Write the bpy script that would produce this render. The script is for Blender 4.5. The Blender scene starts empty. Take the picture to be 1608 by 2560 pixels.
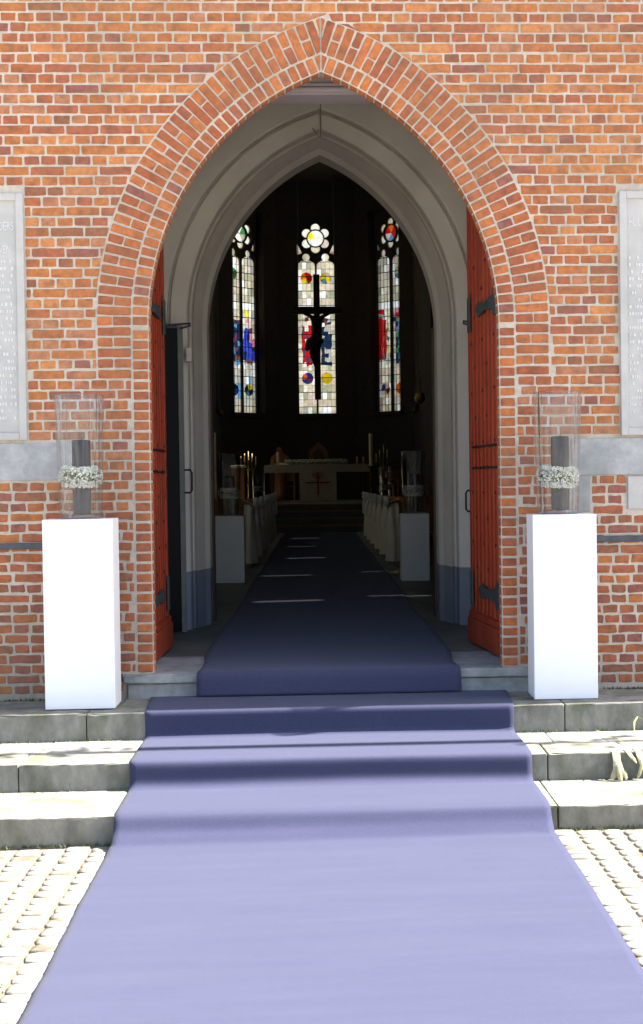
import bpy, bmesh, math, random
from mathutils import Vector, Matrix, noise
R = random.Random(7)
PI = math.pi
scene = bpy.context.scene
COL = scene.collection

# ------------------------------------------------------------------ camera
psi, pit, rol = math.atan(.0467), math.atan(75 / 3600), .013
fwd = Vector((math.sin(psi) * math.cos(pit), math.cos(psi) * math.cos(pit), -math.sin(pit)))
rgt = Vector((math.cos(psi), -math.sin(psi), 0))
upv = rgt.cross(fwd)
r2 = rgt * math.cos(rol) - upv * math.sin(rol)
u2 = rgt * math.sin(rol) + upv * math.cos(rol)
cd = bpy.data.cameras.new('camera'); cam = bpy.data.objects.new('camera', cd); COL.objects.link(cam)
M = Matrix(((r2.x, u2.x, -fwd.x, -.067), (r2.y, u2.y, -fwd.y, -9.65), (r2.z, u2.z, -fwd.z, 1.883), (0, 0, 0, 1)))
cam.matrix_world = M
cd.sensor_fit = 'VERTICAL'; cd.sensor_height = 36; cd.sensor_width = 24
cd.lens = 36 * 3600 / 2560
cd.shift_x = -(961.1 - 804) / 2560
cd.clip_start = .1; cd.clip_end = 2000
scene.camera = cam

# ------------------------------------------------------------------ light
SUN = Vector((.638, .0812, .766)).normalized()
w = bpy.data.worlds.new('World'); scene.world = w; w.use_nodes = True
nt = w.node_tree; nt.nodes.clear()
sky = nt.nodes.new('ShaderNodeTexSky'); sky.sky_type = 'NISHITA'; sky.sun_disc = False
sky.sun_elevation = math.asin(SUN.z); sky.sun_rotation = math.atan2(SUN.x, SUN.y)
sky.air_density = 1.0; sky.dust_density = 2.5; sky.ozone_density = 1.0
bg = nt.nodes.new('ShaderNodeBackground'); bg.inputs[1].default_value = .07
wo = nt.nodes.new('ShaderNodeOutputWorld')
nt.links.new(sky.outputs[0], bg.inputs[0]); nt.links.new(bg.outputs[0], wo.inputs[0])
sl = bpy.data.lights.new('sun', 'SUN'); sl.energy = 4.2; sl.angle = math.radians(.53); sl.color = (1, .95, .86)
so = bpy.data.objects.new('sun', sl); COL.objects.link(so)
so.rotation_euler = (-SUN).to_track_quat('-Z', 'Y').to_euler(); so.location = SUN * 40
vs = scene.view_settings
vs.view_transform = 'Standard'; vs.look = 'None'; vs.exposure = 2.72; vs.gamma = 1; vs.use_curve_mapping = False
scene.render.engine = 'CYCLES'
cy = scene.cycles
cy.use_denoising = True; cy.max_bounces = 10; cy.diffuse_bounces = 5; cy.glossy_bounces = 4
cy.transmission_bounces = 8; cy.transparent_max_bounces = 16; cy.sample_clamp_indirect = 6
cy.caustics_reflective = False; cy.caustics_refractive = False

# ------------------------------------------------------------------ materials
MATS = {}
def mat(name, c1, c2=None, scale=8., rough=.8, bump=0., bscale=60., c3=None, s3=2., a3=.5, stretch=(1, 1, 1), spec=.3, metal=0., detail=6., sheen=0., c4=None, s4=1., a4=.3):
    """noise-mixed principled: c1..c2 by fine noise, c3 as large blotches"""
    if name in MATS: return MATS[name]
    m = bpy.data.materials.new(name); m.use_nodes = True; n = m.node_tree.nodes; L = m.node_tree.links
    b = n['Principled BSDF']; b.inputs['Roughness'].default_value = rough
    b.inputs['Specular IOR Level'].default_value = spec; b.inputs['Metallic'].default_value = metal
    if sheen:
        b.inputs['Sheen Weight'].default_value = sheen; b.inputs['Sheen Roughness'].default_value = .5
    b.inputs['Base Color'].default_value = (*c1, 1)
    tc = n.new('ShaderNodeTexCoord'); mp = n.new('ShaderNodeMapping'); mp.inputs['Scale'].default_value = stretch
    L.new(tc.outputs['Object'], mp.inputs[0])
    col = None
    if c2:
        t = n.new('ShaderNodeTexNoise'); t.inputs['Scale'].default_value = scale; t.inputs['Detail'].default_value = detail
        t.inputs['Roughness'].default_value = .65
        L.new(mp.outputs[0], t.inputs['Vector'])
        cr = n.new('ShaderNodeValToRGB'); cr.color_ramp.elements[0].position = .32; cr.color_ramp.elements[1].position = .68
        cr.color_ramp.elements[0].color = (*c1, 1); cr.color_ramp.elements[1].color = (*c2, 1)
        L.new(t.outputs['Fac'], cr.inputs[0]); col = cr.outputs[0]
    if c3:
        t = n.new('ShaderNodeTexNoise'); t.inputs['Scale'].default_value = s3; t.inputs['Detail'].default_value = 5
        L.new(mp.outputs[0], t.inputs['Vector'])
        cr = n.new('ShaderNodeValToRGB'); cr.color_ramp.elements[0].position = .48; cr.color_ramp.elements[1].position = .66
        cr.color_ramp.elements[0].color = (0, 0, 0, 1); cr.color_ramp.elements[1].color = (a3, a3, a3, 1)
        L.new(t.outputs['Fac'], cr.inputs[0])
        mx = n.new('ShaderNodeMix'); mx.data_type = 'RGBA'
        L.new(cr.outputs[0], mx.inputs[0])
        if col: L.new(col, mx.inputs[6])
        else: mx.inputs[6].default_value = (*c1, 1)
        mx.inputs[7].default_value = (*c3, 1); col = mx.outputs[2]
    if c4:
        t = n.new('ShaderNodeTexNoise'); t.inputs['Scale'].default_value = s4; t.inputs['Detail'].default_value = 7; t.inputs['Roughness'].default_value = .62
        L.new(tc.outputs['Object'], t.inputs['Vector'])
        cr = n.new('ShaderNodeValToRGB'); cr.color_ramp.elements[0].position = .42; cr.color_ramp.elements[1].position = .68
        cr.color_ramp.elements[0].color = (0, 0, 0, 1); cr.color_ramp.elements[1].color = (a4, a4, a4, 1)
        L.new(t.outputs['Fac'], cr.inputs[0]); mx = n.new('ShaderNodeMix'); mx.data_type = 'RGBA'
        L.new(cr.outputs[0], mx.inputs[0]); L.new(col, mx.inputs[6]); mx.inputs[7].default_value = (*c4, 1); col = mx.outputs[2]
    if col: L.new(col, b.inputs['Base Color'])
    if bump:
        t = n.new('ShaderNodeTexNoise'); t.inputs['Scale'].default_value = bscale; t.inputs['Detail'].default_value = 8
        t.inputs['Roughness'].default_value = .7
        L.new(tc.outputs['Object'], t.inputs['Vector'])
        bp = n.new('ShaderNodeBump'); bp.inputs['Strength'].default_value = 1; bp.inputs['Distance'].default_value = bump
        L.new(t.outputs['Fac'], bp.inputs['Height']); L.new(bp.outputs[0], b.inputs['Normal'])
    MATS[name] = m
    return m

def brickmat(name, c):
    d = tuple(x * .80 + .012 for x in c); hi = tuple(min(1, x * 1.25 + .02) for x in c)
    return mat(name, d, hi, 26, .9, .0035, 90, c3=(.11, .065, .05), s3=11, a3=.45, spec=.2, c4=(.27, .17, .09), s4=1.3, a4=.32)
BR = [brickmat('brick_orange', (.39, .130, .036)), brickmat('brick_red', (.32, .092, .040)), brickmat('brick_light', (.46, .175, .055)),
      brickmat('brick_rust', (.34, .102, .032)), brickmat('brick_plum', (.24, .078, .055)), brickmat('brick_pink', (.38, .150, .070)),
      brickmat('brick_brown', (.24, .085, .042))]
AR = [brickmat('arch_brick_orange', (.35, .100, .028)), brickmat('arch_brick_red', (.30, .078, .027)), brickmat('arch_brick_amber', (.42, .125, .033))]
MORT = mat('mortar', (.44, .39, .32), (.57, .51, .43), 30, .95, .003, 120, c3=(.30, .26, .205), s3=14, a3=.4, c4=(.24, .20, .15), s4=1.3, a4=.6)
STONE = mat('blue_stone', (.27, .28, .28), (.42, .42, .425), 9, .85, .003, 70, c3=(.20, .22, .215), s3=3, a3=.6)
TAB = mat('tablet_stone', (.40, .39, .375), (.47, .46, .44), 10, .8, .001, 120, c3=(.36, .36, .35), s3=4, a3=.6)
LETTER = mat('letter_stone', (.52, .525, .53), (.58, .58, .585), 20, .8)
STEP = mat('step_stone', (.135, .13, .108), (.265, .255, .22), 9, .85, .004, 60, c3=(.09, .098, .06), s3=5, a3=.7, stretch=(1, 1, .6))
TREAD = mat('tread_stone', (.20, .195, .17), (.30, .29, .26), 9, .8, .002, 80, c3=(.15, .145, .12), s3=2.2, a3=.7)
THRESH = mat('threshold_stone', (.23, .24, .235), (.33, .335, .325), 14, .7, .002, 60, c3=(.13, .14, .135), s3=4, a3=.6)
MOSS = mat('moss', (.05, .075, .015), (.11, .13, .03), 60, .95)
SETT = [mat('sett_buff', (.22, .19, .15), (.36, .33, .28), 22, .8, .004, 60, c3=(.09, .075, .05), s3=6, a3=.85),
        mat('sett_grey', (.18, .165, .145), (.30, .285, .26), 22, .8, .004, 60, c3=(.085, .075, .058), s3=6, a3=.85),
        mat('sett_pale', (.30, .27, .22), (.42, .39, .34), 22, .8, .004, 60, c3=(.12, .10, .07), s3=6, a3=.8)]
SAND = mat('joint_sand', (.11, .09, .065), (.21, .175, .125), 40, .95, .003, 100)
PAVE = mat('paving', (.28, .26, .22), (.40, .37, .32), 9, .9)
CARPET = mat('blue_carpet', (.037, .040, .077), (.049, .052, .096), 130, 1., .0025, 300, spec=.04, sheen=.09, c3=(.058, .062, .11), s3=3.5, a3=.16, stretch=(.5, 1.6, 1))
PLAST = mat('white_plaster', (.52, .49, .43), (.58, .55, .49), 3, .85, .001, 40, c3=(.45, .42, .365), s3=1.4, a3=.7)
DADO = mat('blue_dado', (.155, .18, .225), (.19, .21, .255), 5, .7, .001, 40)
WHITE = mat('white_paint', (.80, .80, .80), (.83, .83, .83), 3, .55)
RED = mat('red_paint', (.28, .038, .017), (.37, .056, .021), 14, .5, .001, 60, c3=(.20, .03, .015), s3=5, a3=.6, stretch=(1, 1, .2))
IRON = mat('wrought_iron', (.035, .05, .05), (.08, .10, .10), 20, .6, .001, 60, metal=.3)
IRONB = mat('black_iron', (.02, .02, .024), (.04, .04, .045), 20, .5, metal=.3)
IRONG = mat('grey_iron', (.05, .055, .065), (.09, .095, .105), 16, .55, metal=.2)
GREYW = mat('grey_wood', (.11, .115, .10), (.15, .155, .14), 9, .7)
DARKGLASS = mat('dark_glass', (.006, .007, .008), None, rough=.35, spec=.04)
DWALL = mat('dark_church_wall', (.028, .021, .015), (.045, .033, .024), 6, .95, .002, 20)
DWOOD = mat('dark_wood', (.03, .016, .009), (.055, .028, .014), 8, .6, stretch=(1, 1, .15))
PWOOD = mat('pew_wood', (.17, .068, .017), (.27, .11, .03), 8, .4, stretch=(.3, 1, 1))
CWOOD = mat('chair_wood', (.28, .13, .035), (.36, .18, .055), 8, .4)
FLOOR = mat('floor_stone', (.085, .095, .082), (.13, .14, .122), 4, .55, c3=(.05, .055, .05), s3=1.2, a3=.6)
FWOOD = mat('floor_wood', (.26, .10, .03), (.34, .14, .045), 6, .5, stretch=(.2, 2, 1))
CLOTH = mat('white_cloth', (.76, .72, .60), (.82, .78, .67), 9, .9)
BOWM = mat('white_ribbon', (.78, .77, .74), None, rough=.5)
LINEN = mat('altar_cloth', (.30, .27, .22), (.36, .33, .27), 9, .9)
ALTARST = mat('altar_stone', (.27, .25, .2), (.34, .31, .26), 9, .8)
CROSSR = mat('cross_red', (.22, .03, .03), None, rough=.8)
CANDLE = mat('cream_wax', (.62, .52, .30), None, rough=.5)
DCANDLE = mat('charcoal_wax', (.012, .012, .018), (.042, .042, .058), 9, .55, .002, 30, c3=(.02, .02, .022), s3=6, a3=.8)
BRASS = mat('brass', (.30, .20, .06), None, rough=.4, metal=1.)
GREEN = mat('stem_green', (.10, .15, .05), (.16, .2, .08), 40, .8)
PETAL = mat('petal_white', (.74, .74, .68), (.62, .64, .54), 30, .8)
DRY = mat('withered_leaf', (.26, .23, .13), (.42, .39, .26), 20, .8, c3=(.13, .11, .05), s3=12, a3=.7)
GRASS = mat('grass_blade', (.20, .26, .06), (.3, .34, .1), 20, .7)
OAK = mat('oak_carving', (.11, .045, .02), (.16, .065, .03), 12, .6)
LINTEL = mat('lintel_paint', (.30, .27, .29), (.36, .32, .345), 10, .6, stretch=(.1, 1, 1))
LEAD = mat('lead', (.012, .012, .012), None, rough=.8)
TRAC = mat('tracery_stone', (.03, .026, .02), (.045, .038, .03), 8, .9)

def panemat(name, c, tr=.15):
    m = bpy.data.materials.new(name); m.use_nodes = True; n = m.node_tree.nodes; L = m.node_tree.links
    n.clear()
    o = n.new('ShaderNodeOutputMaterial'); t = n.new('ShaderNodeBsdfTranslucent')
    tc = n.new('ShaderNodeTexCoord'); nz = n.new('ShaderNodeTexNoise'); nz.inputs['Scale'].default_value = 9; nz.inputs['Detail'].default_value = 4
    L.new(tc.outputs['Object'], nz.inputs['Vector'])
    cr = n.new('ShaderNodeValToRGB'); cr.color_ramp.elements[0].position = .25; cr.color_ramp.elements[1].position = .75
    cr.color_ramp.elements[0].color = (*[x * .6 for x in c], 1); cr.color_ramp.elements[1].color = (*[min(1, x * 1.15) for x in c], 1)
    L.new(nz.outputs['Fac'], cr.inputs[0]); L.new(cr.outputs[0], t.inputs[0])
    p = n.new('ShaderNodeBsdfTransparent'); p.inputs[0].default_value = (*c, 1)
    mx = n.new('ShaderNodeMixShader'); mx.inputs[0].default_value = tr
    L.new(t.outputs[0], mx.inputs[1]); L.new(p.outputs[0], mx.inputs[2]); L.new(mx.outputs[0], o.inputs[0])
    MATS[name] = m
    return m
PN = {k: panemat('pane_' + k, c) for k, c in dict(
    cream=(.66, .58, .40), white=(.80, .77, .64), bright=(.95, .95, .9), beige=(.55, .46, .33), grey=(.42, .41, .36), rose=(.66, .52, .43), olive=(.38, .37, .24),
    red=(.45, .012, .012), orange=(.75, .13, .012), blue=(.03, .05, .42), sky=(.10, .28, .45), yellow=(.85, .70, .02), green=(.05, .22, .08),
    navy=(.012, .025, .06), plum=(.14, .03, .07), pink=(.62, .20, .30), brown=(.16, .06, .03)).items()}
NAVEGLASS = panemat('nave_pane', (.20, .18, .15), .85)

CLEARP = panemat('added_choir_pane', (.8, .76, .68), .85)
def glassmat(name, tint, k0, k1):
    m = bpy.data.materials.new(name); m.use_nodes = True; n = m.node_tree.nodes; L = m.node_tree.links; n.clear()
    o = n.new('ShaderNodeOutputMaterial'); t = n.new('ShaderNodeBsdfTransparent'); t.inputs[0].default_value = (*tint, 1)
    gl = n.new('ShaderNodeBsdfGlossy'); gl.inputs['Roughness'].default_value = .03
    lw = n.new('ShaderNodeLayerWeight'); lw.inputs[0].default_value = .5
    pw_ = n.new('ShaderNodeMath'); pw_.operation = 'POWER'; pw_.inputs[1].default_value = 3
    ma = n.new('ShaderNodeMath'); ma.operation = 'MULTIPLY_ADD'; ma.inputs[1].default_value = k1; ma.inputs[2].default_value = k0
    # faint vertical drawing lines in the glass wall
    tc = n.new('ShaderNodeTexCoord'); mp = n.new('ShaderNodeMapping'); mp.inputs['Scale'].default_value = (26, 26, .35)
    nz = n.new('ShaderNodeTexNoise'); nz.inputs['Scale'].default_value = 1.; nz.inputs['Detail'].default_value = 3
    bp = n.new('ShaderNodeBump'); bp.inputs['Distance'].default_value = .045
    L.new(tc.outputs['Object'], mp.inputs[0]); L.new(mp.outputs[0], nz.inputs['Vector']); L.new(nz.outputs['Fac'], bp.inputs['Height'])
    L.new(bp.outputs[0], gl.inputs['Normal']); L.new(bp.outputs[0], lw.inputs['Normal'])
    L.new(lw.outputs['Facing'], pw_.inputs[0]); L.new(pw_.outputs[0], ma.inputs[0])
    a = n.new('ShaderNodeMixShader'); L.new(ma.outputs[0], a.inputs[0]); L.new(t.outputs[0], a.inputs[1]); L.new(gl.outputs[0], a.inputs[2])
    L.new(a.outputs[0], o.inputs[0]); MATS[name] = m
    return m
GLASS = glassmat('vase_glass', (.965, .975, .98), .023, .9)
GLASSB = glassmat('vase_base_glass', (.78, .83, .92), .10, .6)

# ------------------------------------------------------------------ mesh helpers
class MB:
    def __init__(s): s.v = []; s.f = []; s.mi = []
    def add(s, vs, fs, mi=0):
        k = len(s.v); s.v += [tuple(p) for p in vs]; s.f += [tuple(i + k for i in f) for f in fs]; s.mi += [mi] * len(fs); return s
    def box(s, x0, x1, y0, y1, z0, z1, mi=0, b=0.):
        if b <= 0:
            v = [(x, y, z) for x in (x0, x1) for y in (y0, y1) for z in (z0, z1)]
            return s.add(v, [(0, 1, 3, 2), (4, 6, 7, 5), (0, 4, 5, 1), (2, 3, 7, 6), (0, 2, 6, 4), (1, 5, 7, 3)], mi)
        bm = bmesh.new(); bmesh.ops.create_cube(bm, size=1)
        for q in bm.verts: q.co = Vector(((x0 + x1) / 2 + q.co.x * (x1 - x0), (y0 + y1) / 2 + q.co.y * (y1 - y0), (z0 + z1) / 2 + q.co.z * (z1 - z0)))
        bmesh.ops.bevel(bm, geom=bm.edges[:], offset=b, segments=2, affect='EDGES', profile=.6)
        bm.verts.index_update(); s.add([q.co[:] for q in bm.verts], [[q.index for q in f.verts] for f in bm.faces], mi); bm.free(); return s
    def tube(s, pts, rad, n=8, mi=0, cap=True):
        pts = [Vector(p) for p in pts]; k = len(pts); rings = []
        rs = rad if isinstance(rad, (list, tuple)) else [rad] * k
        ref = None
        for i, p in enumerate(pts):
            d = (pts[min(i + 1, k - 1)] - pts[max(i - 1, 0)]).normalized()
            if ref is None: ref = d.orthogonal().normalized()
            ref = (ref - d * ref.dot(d)).normalized(); q = d.cross(ref)
            rings.append([p + (ref * math.cos(2 * PI * j / n) + q * math.sin(2 * PI * j / n)) * rs[i] for j in range(n)])
        v = [x for r_ in rings for x in r_]
        f = [(i * n + j, i * n + (j + 1) % n, (i + 1) * n + (j + 1) % n, (i + 1) * n + j) for i in range(k - 1) for j in range(n)]
        if cap: f += [tuple(range(n))[::-1], tuple((k - 1) * n + j for j in range(n))]
        return s.add(v, f, mi)
    def lathe(s, prof, n=32, mi=0, c=(0, 0, 0), close=False):
        k = len(prof); v = [(c[0] + r_ * math.cos(2 * PI * j / n), c[1] + r_ * math.sin(2 * PI * j / n), c[2] + z) for r_, z in prof for j in range(n)]
        rng = range(k if close else k - 1)
        f = [(i * n + j, i * n + (j + 1) % n, ((i + 1) % k) * n + (j + 1) % n, ((i + 1) % k) * n + j) for i in rng for j in range(n)]
        return s.add(v, f, mi)
    def prism(s, poly, y0, y1, mi=0):
        """polygon in x,z extruded along y"""
        n = len(poly); v = [(x, y0, z) for x, z in poly] + [(x, y1, z) for x, z in poly]
        f = [tuple(range(n)), tuple(range(n, 2 * n))[::-1]] + [(i, i + n, (i + 1) % n + n, (i + 1) % n) for i in range(n)]
        return s.add(v, f, mi)
    def build(s, name, mats, parent=None, smooth=False, fix=True):
        me = bpy.data.meshes.new(name); me.from_pydata(s.v, [], s.f)
        for m_ in (mats if isinstance(mats, (list, tuple)) else [mats]): me.materials.append(m_)
        if any(s.mi): me.polygons.foreach_set('material_index', s.mi)
        if fix:
            bm = bmesh.new(); bm.from_mesh(me); bmesh.ops.recalc_face_normals(bm, faces=bm.faces); bm.to_mesh(me); bm.free()
        if smooth: me.polygons.foreach_set('use_smooth', [True] * len(me.polygons))
        me.update()
        o = bpy.data.objects.new(name, me); COL.objects.link(o)
        if parent is not None: adopt(o, parent)
        return o
def adopt(o, p):
    o.parent = p
    b = p; t = Vector((0, 0, 0))
    while b: t += b.location; b = b.parent if b.parent else None
    o.matrix_parent_inverse = Matrix.Translation(-p['_w'] if False else -worldloc(p))
def worldloc(p):
    # every root is built unrotated, parts sit at the origin of their root's frame
    if p.parent is None: return Vector(p.location)
    return Vector(p.location) if p.type == 'EMPTY' else Vector((0, 0, 0)) if p.parent else Vector(p.location)
def thing(name, label, cat, loc=(0, 0, 0), group=None):
    o = bpy.data.objects.new(name, None); COL.objects.link(o); o.location = loc; o.empty_display_size = .1
    return tag(o, label, cat, group)
def tag(o, label, cat, group=None):
    o['label'] = label; o['category'] = cat
    if group: o['group'] = group
    return o
def struct(o): o['kind'] = 'structure'; return o
def stuff(o): o['kind'] = 'stuff'; return o
KIDS = {}
def kids(o): return [c for c in bpy.data.objects if c.parent == o]
def dup(root, loc, rz=0., label=None, group=None):
    r = root.copy(); COL.objects.link(r); r.location = loc; r.rotation_euler = (0, 0, rz)
    if label: r['label'] = label
    if group: r['group'] = group
    for ch in kids(root):
        c = ch.copy(); COL.objects.link(c); c.parent = r
        for g in kids(ch):
            d = g.copy(); COL.objects.link(d); d.parent = c
    return r

# ------------------------------------------------------------------ arch geometry
AC, AZ = -.62, 2.94                 # centre of the right-hand arc
R_IN, R_MID, R_OUT = 1.783, 1.900, 2.128
def arch_x(r_, z):                  # half width at height z
    if z <= AZ: return r_ + AC
    q = r_ * r_ - (z - AZ) ** 2
    return math.sqrt(q) + AC if q > AC * AC else -1.
def arch_pts(r_, ac=AC, az=AZ, z0=.0, n=28):
    """left foot -> apex -> right foot"""
    a1 = math.acos(-ac / r_); right = [(ac + r_, z0)]
    right += [(ac + r_ * math.cos(a1 * i / n), az + r_ * math.sin(a1 * i / n)) for i in range(n + 1)]
    return [(-x, z) for x, z in right] + [(x, z) for x, z in right[-2::-1]]

# ------------------------------------------------------------------ ground
LAND, T1, T2, FL = .466, .298, .141, .626
g = MB(); g.v = [(-400, -400, -.03), (400, -400, -.03), (400, 400, -.03), (-400, 400, -.03)]; g.f = [(0, 1, 2, 3)]; g.mi = [0]
ground = struct(g.build('ground', PAVE))
b = MB(); b.add([(-3.4, -7.5, -.040), (3.4, -7.5, .021), (3.4, -1.98, .021), (-3.4, -1.98, -.040)], [(0, 1, 2, 3)])
b.build('joint_sand', SAND, ground)
def gz(x): return .009 * x
sett_list = []
for side in (-1, 1):
    x = 1.02
    col_i = 0
    while x < 3.2:
        wcol = .124 + R.uniform(-.016, .018); y = -2.03 - R.uniform(0, .05)
        while y > -6.6:
            ln = .100 + R.uniform(-.022, .034)
            sett_list.append((side * (x + wcol / 2), y - ln / 2, wcol - .009, ln - .009)); y -= ln
        x += wcol; col_i += 1
def sett_mesh(mb, cx, cy, wx, wy, mi):
    n = 12; z = gz(cx) + R.uniform(-.003, .0035); pts = []
    for i in range(n):
        a = 2 * PI * (i + .5) / n; c_, s_ = math.cos(a), math.sin(a)
        k = 1 / (abs(c_) ** 5 + abs(s_) ** 5) ** .2
        pts.append((c_ * k * wx / 2 * (1 + R.uniform(-.07, .05)), s_ * k * wy / 2 * (1 + R.uniform(-.07, .05))))
    tx, ty = R.uniform(-.018, .018), R.uniform(-.018, .018)
    rings = [(1., -.05), (1., -.010), (.95, -.0015), (.6, .0012)]
    v = [(cx + px * s_, cy + py * s_, z + dz + tx * px + ty * py) for s_, dz in rings for px, py in pts]
    f = [(i * n + j, i * n + (j + 1) % n, (i + 1) * n + (j + 1) % n, (i + 1) * n + j) for i in range(3) for j in range(n)]
    f.append(tuple(3 * n + j for j in range(n)))
    mb.add(v, f, mi)
def in_frame(x, y): return -1.9 - (y + 2) * -.0 if False else (abs(x) < 2.35 and y > -5.0 and abs(x) > 1.0 and abs(x) < 1.9 + (y + 5.0) * .18)
near = [s for s in sett_list if in_frame(s[0], s[1])]
near.sort(key=lambda s: (abs(s[0]) - 1.1) ** 2 * 1.5 + (s[1] + 3.5) ** 2 * .15)
keep = set(id(s) for s in near[:296])
rest = MB()
for s in sett_list:
    mi = R.choice((0, 0, 1, 2))
    if id(s) in keep:
        q = MB(); sett_mesh(q, *s, 0); q.build('sett', SETT[mi], ground, smooth=True)
    else: sett_mesh(rest, *s, mi)
stuff(rest.build('outlying_setts', SETT, ground, smooth=True))
mg = MB()
for i in range(900):                # tufts of moss and grass in joints and along the bottom step
    if i < 500: side = R.choice((-1, 1)); x, y = side * R.uniform(1.16, 2.6), -2.03 - abs(R.gauss(0, .012)); z = gz(x)
    elif i < 700: side = R.choice((-1, 1)); x, y = side * R.uniform(1.2, 2.7), -.66 - abs(R.gauss(0, .006)); z = T1
    elif i < 820: x, y = R.gauss(-1.42, .06), R.gauss(-4.22, .018); z = -.004
    else: side = R.choice((-1, 1)); x, y = side * R.uniform(1.2, 2.7), -1.405 - abs(R.gauss(0, .006)); z = T2
    a = R.uniform(0, 6.28); h = R.uniform(.006, .022); q = R.uniform(.003, .007); lx, ly = R.gauss(0, .008), R.gauss(-.003, .006)
    mg.add([(x - q * math.cos(a), y - q * math.sin(a), z - .002), (x + q * math.cos(a), y + q * math.sin(a), z - .002), (x + lx, y + ly, z + h)], [(0, 1, 2)])
for i in range(420):
    side = R.choice((-1, 1, 1)); x, y = side * R.uniform(1.85, 2.6), -.012 - abs(R.gauss(0, .012)); a = R.uniform(0, 6.28); h = R.uniform(.004, .02)
    mg.add([(x - .006 * math.cos(a), y - .006 * math.sin(a), LAND - .006), (x + .006 * math.cos(a), y + .006 * math.sin(a), LAND - .006), (x + R.gauss(0, .006), y - .004, LAND + h)], [(0, 1, 2)])
stuff(mg.build('moss', MOSS, fix=False))

# ------------------------------------------------------------------ steps
steps = thing('stone_steps', 'weathered grey stone steps rising from the cobbles to the church door', 'steps', (0, -1, 0))
def block(x0, x1, y0, y1, z0, z1, m_, name='step_stone', bev=.008):
    j = .0025; q = MB(); q.box(x0 + j, x1 - j, y0, y1, z0, z1, 0, bev)
    bm = bmesh.new(); vv = [bm.verts.new(p) for p in q.v]
    for f_ in q.f: bm.faces.new([vv[i] for i in f_])
    xx = x0 + .05
    while xx < x1 - .03:
        bmesh.ops.bisect_plane(bm, geom=bm.verts[:] + bm.edges[:] + bm.faces[:], plane_co=(xx, 0, 0), plane_no=(1, 0, 0)); xx += R.uniform(.03, .09)
    for v_ in bm.verts:                 # worn, chipped arrises
        if v_.co.z > z1 - .02 and v_.co.y < y0 + .02:
            c_ = .010 if R.random() < .10 else .0025
            v_.co.z -= abs(R.gauss(0, c_)); v_.co.y += abs(R.gauss(0, c_))
        else: v_.co.y += R.uniform(-.0015, .0015); v_.co.z += R.uniform(-.001, .001)
    bm.verts.index_update(); q = MB(); q.add([v_.co[:] for v_ in bm.verts], [[v_.index for v_ in f_.verts] for f_ in bm.faces]); bm.free()
    return q.build(name, m_, steps)
def course(xs, y0, y1, z0, z1, m_):
    for a, c in zip(xs, xs[1:]): block(a, c, y0, y1, z0 + R.uniform(0, .002), z1 + R.uniform(-.003, .002), m_)
course([-4.6, -3.3, -2.5, -1.52, -.6, .4, 1.48, 2.5, 3.6, 4.6], -.635, -.31, T1 - .02, LAND, STEP)
course([-4.6, -3.2, -2.3, -1.36, -.4, .5, 1.55, 2.4, 3.4, 4.6], -.306, .01, T1 - .02, LAND - .004, STEP)
course([-4.6, -3.5, -2.65, -1.79, -.7, .3, 1.25, 2.75, 3.7, 4.6], -1.38, -1.06, T2 - .02, T1, STEP)
course([-4.6, -3.1, -2.05, -1.72, -.3, .8, 1.35, 2.3, 3.4, 4.6], -1.052, -.60, T2 - .02, T1 - .006, TREAD)
course([-4.6, -3.0, -2.4, -1.0, .2, 1.2, 2.6, 3.5, 4.6], -2.03, -1.36, -.05, T2, STEP)
block(-1.37, 1.37, -.05, .908, FL - .062, FL, THRESH, 'threshold', .01)
block(-1.345, 1.345, -.03, .5, LAND - .01, FL - .066, THRESH, 'threshold', .006)

# ------------------------------------------------------------------ brick wall
wall = thing('brick_wall', 'orange red brick church wall with pale mortar around the pointed doorway', 'wall', (0, 0, LAND))
R_HOLE = R_IN + .02
hole = arch_pts(R_HOLE, z0=.40)
mb = MB(); n = len(hole)
XW, ZT = 2.75, 5.62
per = [(-XW, .40), (-XW, ZT), (XW, ZT), (XW, .40)]
half = n // 2; outer = []
for i, (x, z) in enumerate(hole):
    t = i if i <= half else n - 1 - i
    f_ = t / half
    if t == 0: q = (-XW, .40)
    else:
        L1 = ZT - AZ; tot = L1 + XW; a = (t - 1) / (half - 1) * tot
        q = (-XW, AZ + a) if a <= L1 else (-XW + a - L1, ZT)
    if i > half: q = (-q[0], q[1])
    outer.append(q)
# add the exact corners by snapping the nearest points
for sx in (-1, 1):
    k = min(range(n), key=lambda i: (outer[i][0] - sx * XW) ** 2 + (outer[i][1] - ZT) ** 2); outer[k] = (sx * XW, ZT)
TH = .118
v = [(x, 0, z) for x, z in hole] + [(x, 0, z) for x, z in outer] + [(x, TH, z) for x, z in hole] + [(x, TH, z) for x, z in outer]
f = []
for i in range(n - 1):
    f += [(i, i + 1, n + i + 1, n + i), (2 * n + i, 3 * n + i, 3 * n + i + 1, 2 * n + i + 1), (i, 2 * n + i, 2 * n + i + 1, i + 1), (n + i, n + i + 1, 3 * n + i + 1, 3 * n + i)]
f += [(0, n, 3 * n, 2 * n), (n - 1, 3 * n - 1, 4 * n - 1, 2 * n - 1)]
mb.add(v, f); mb.build('mortar', MORT, wall)
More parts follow.
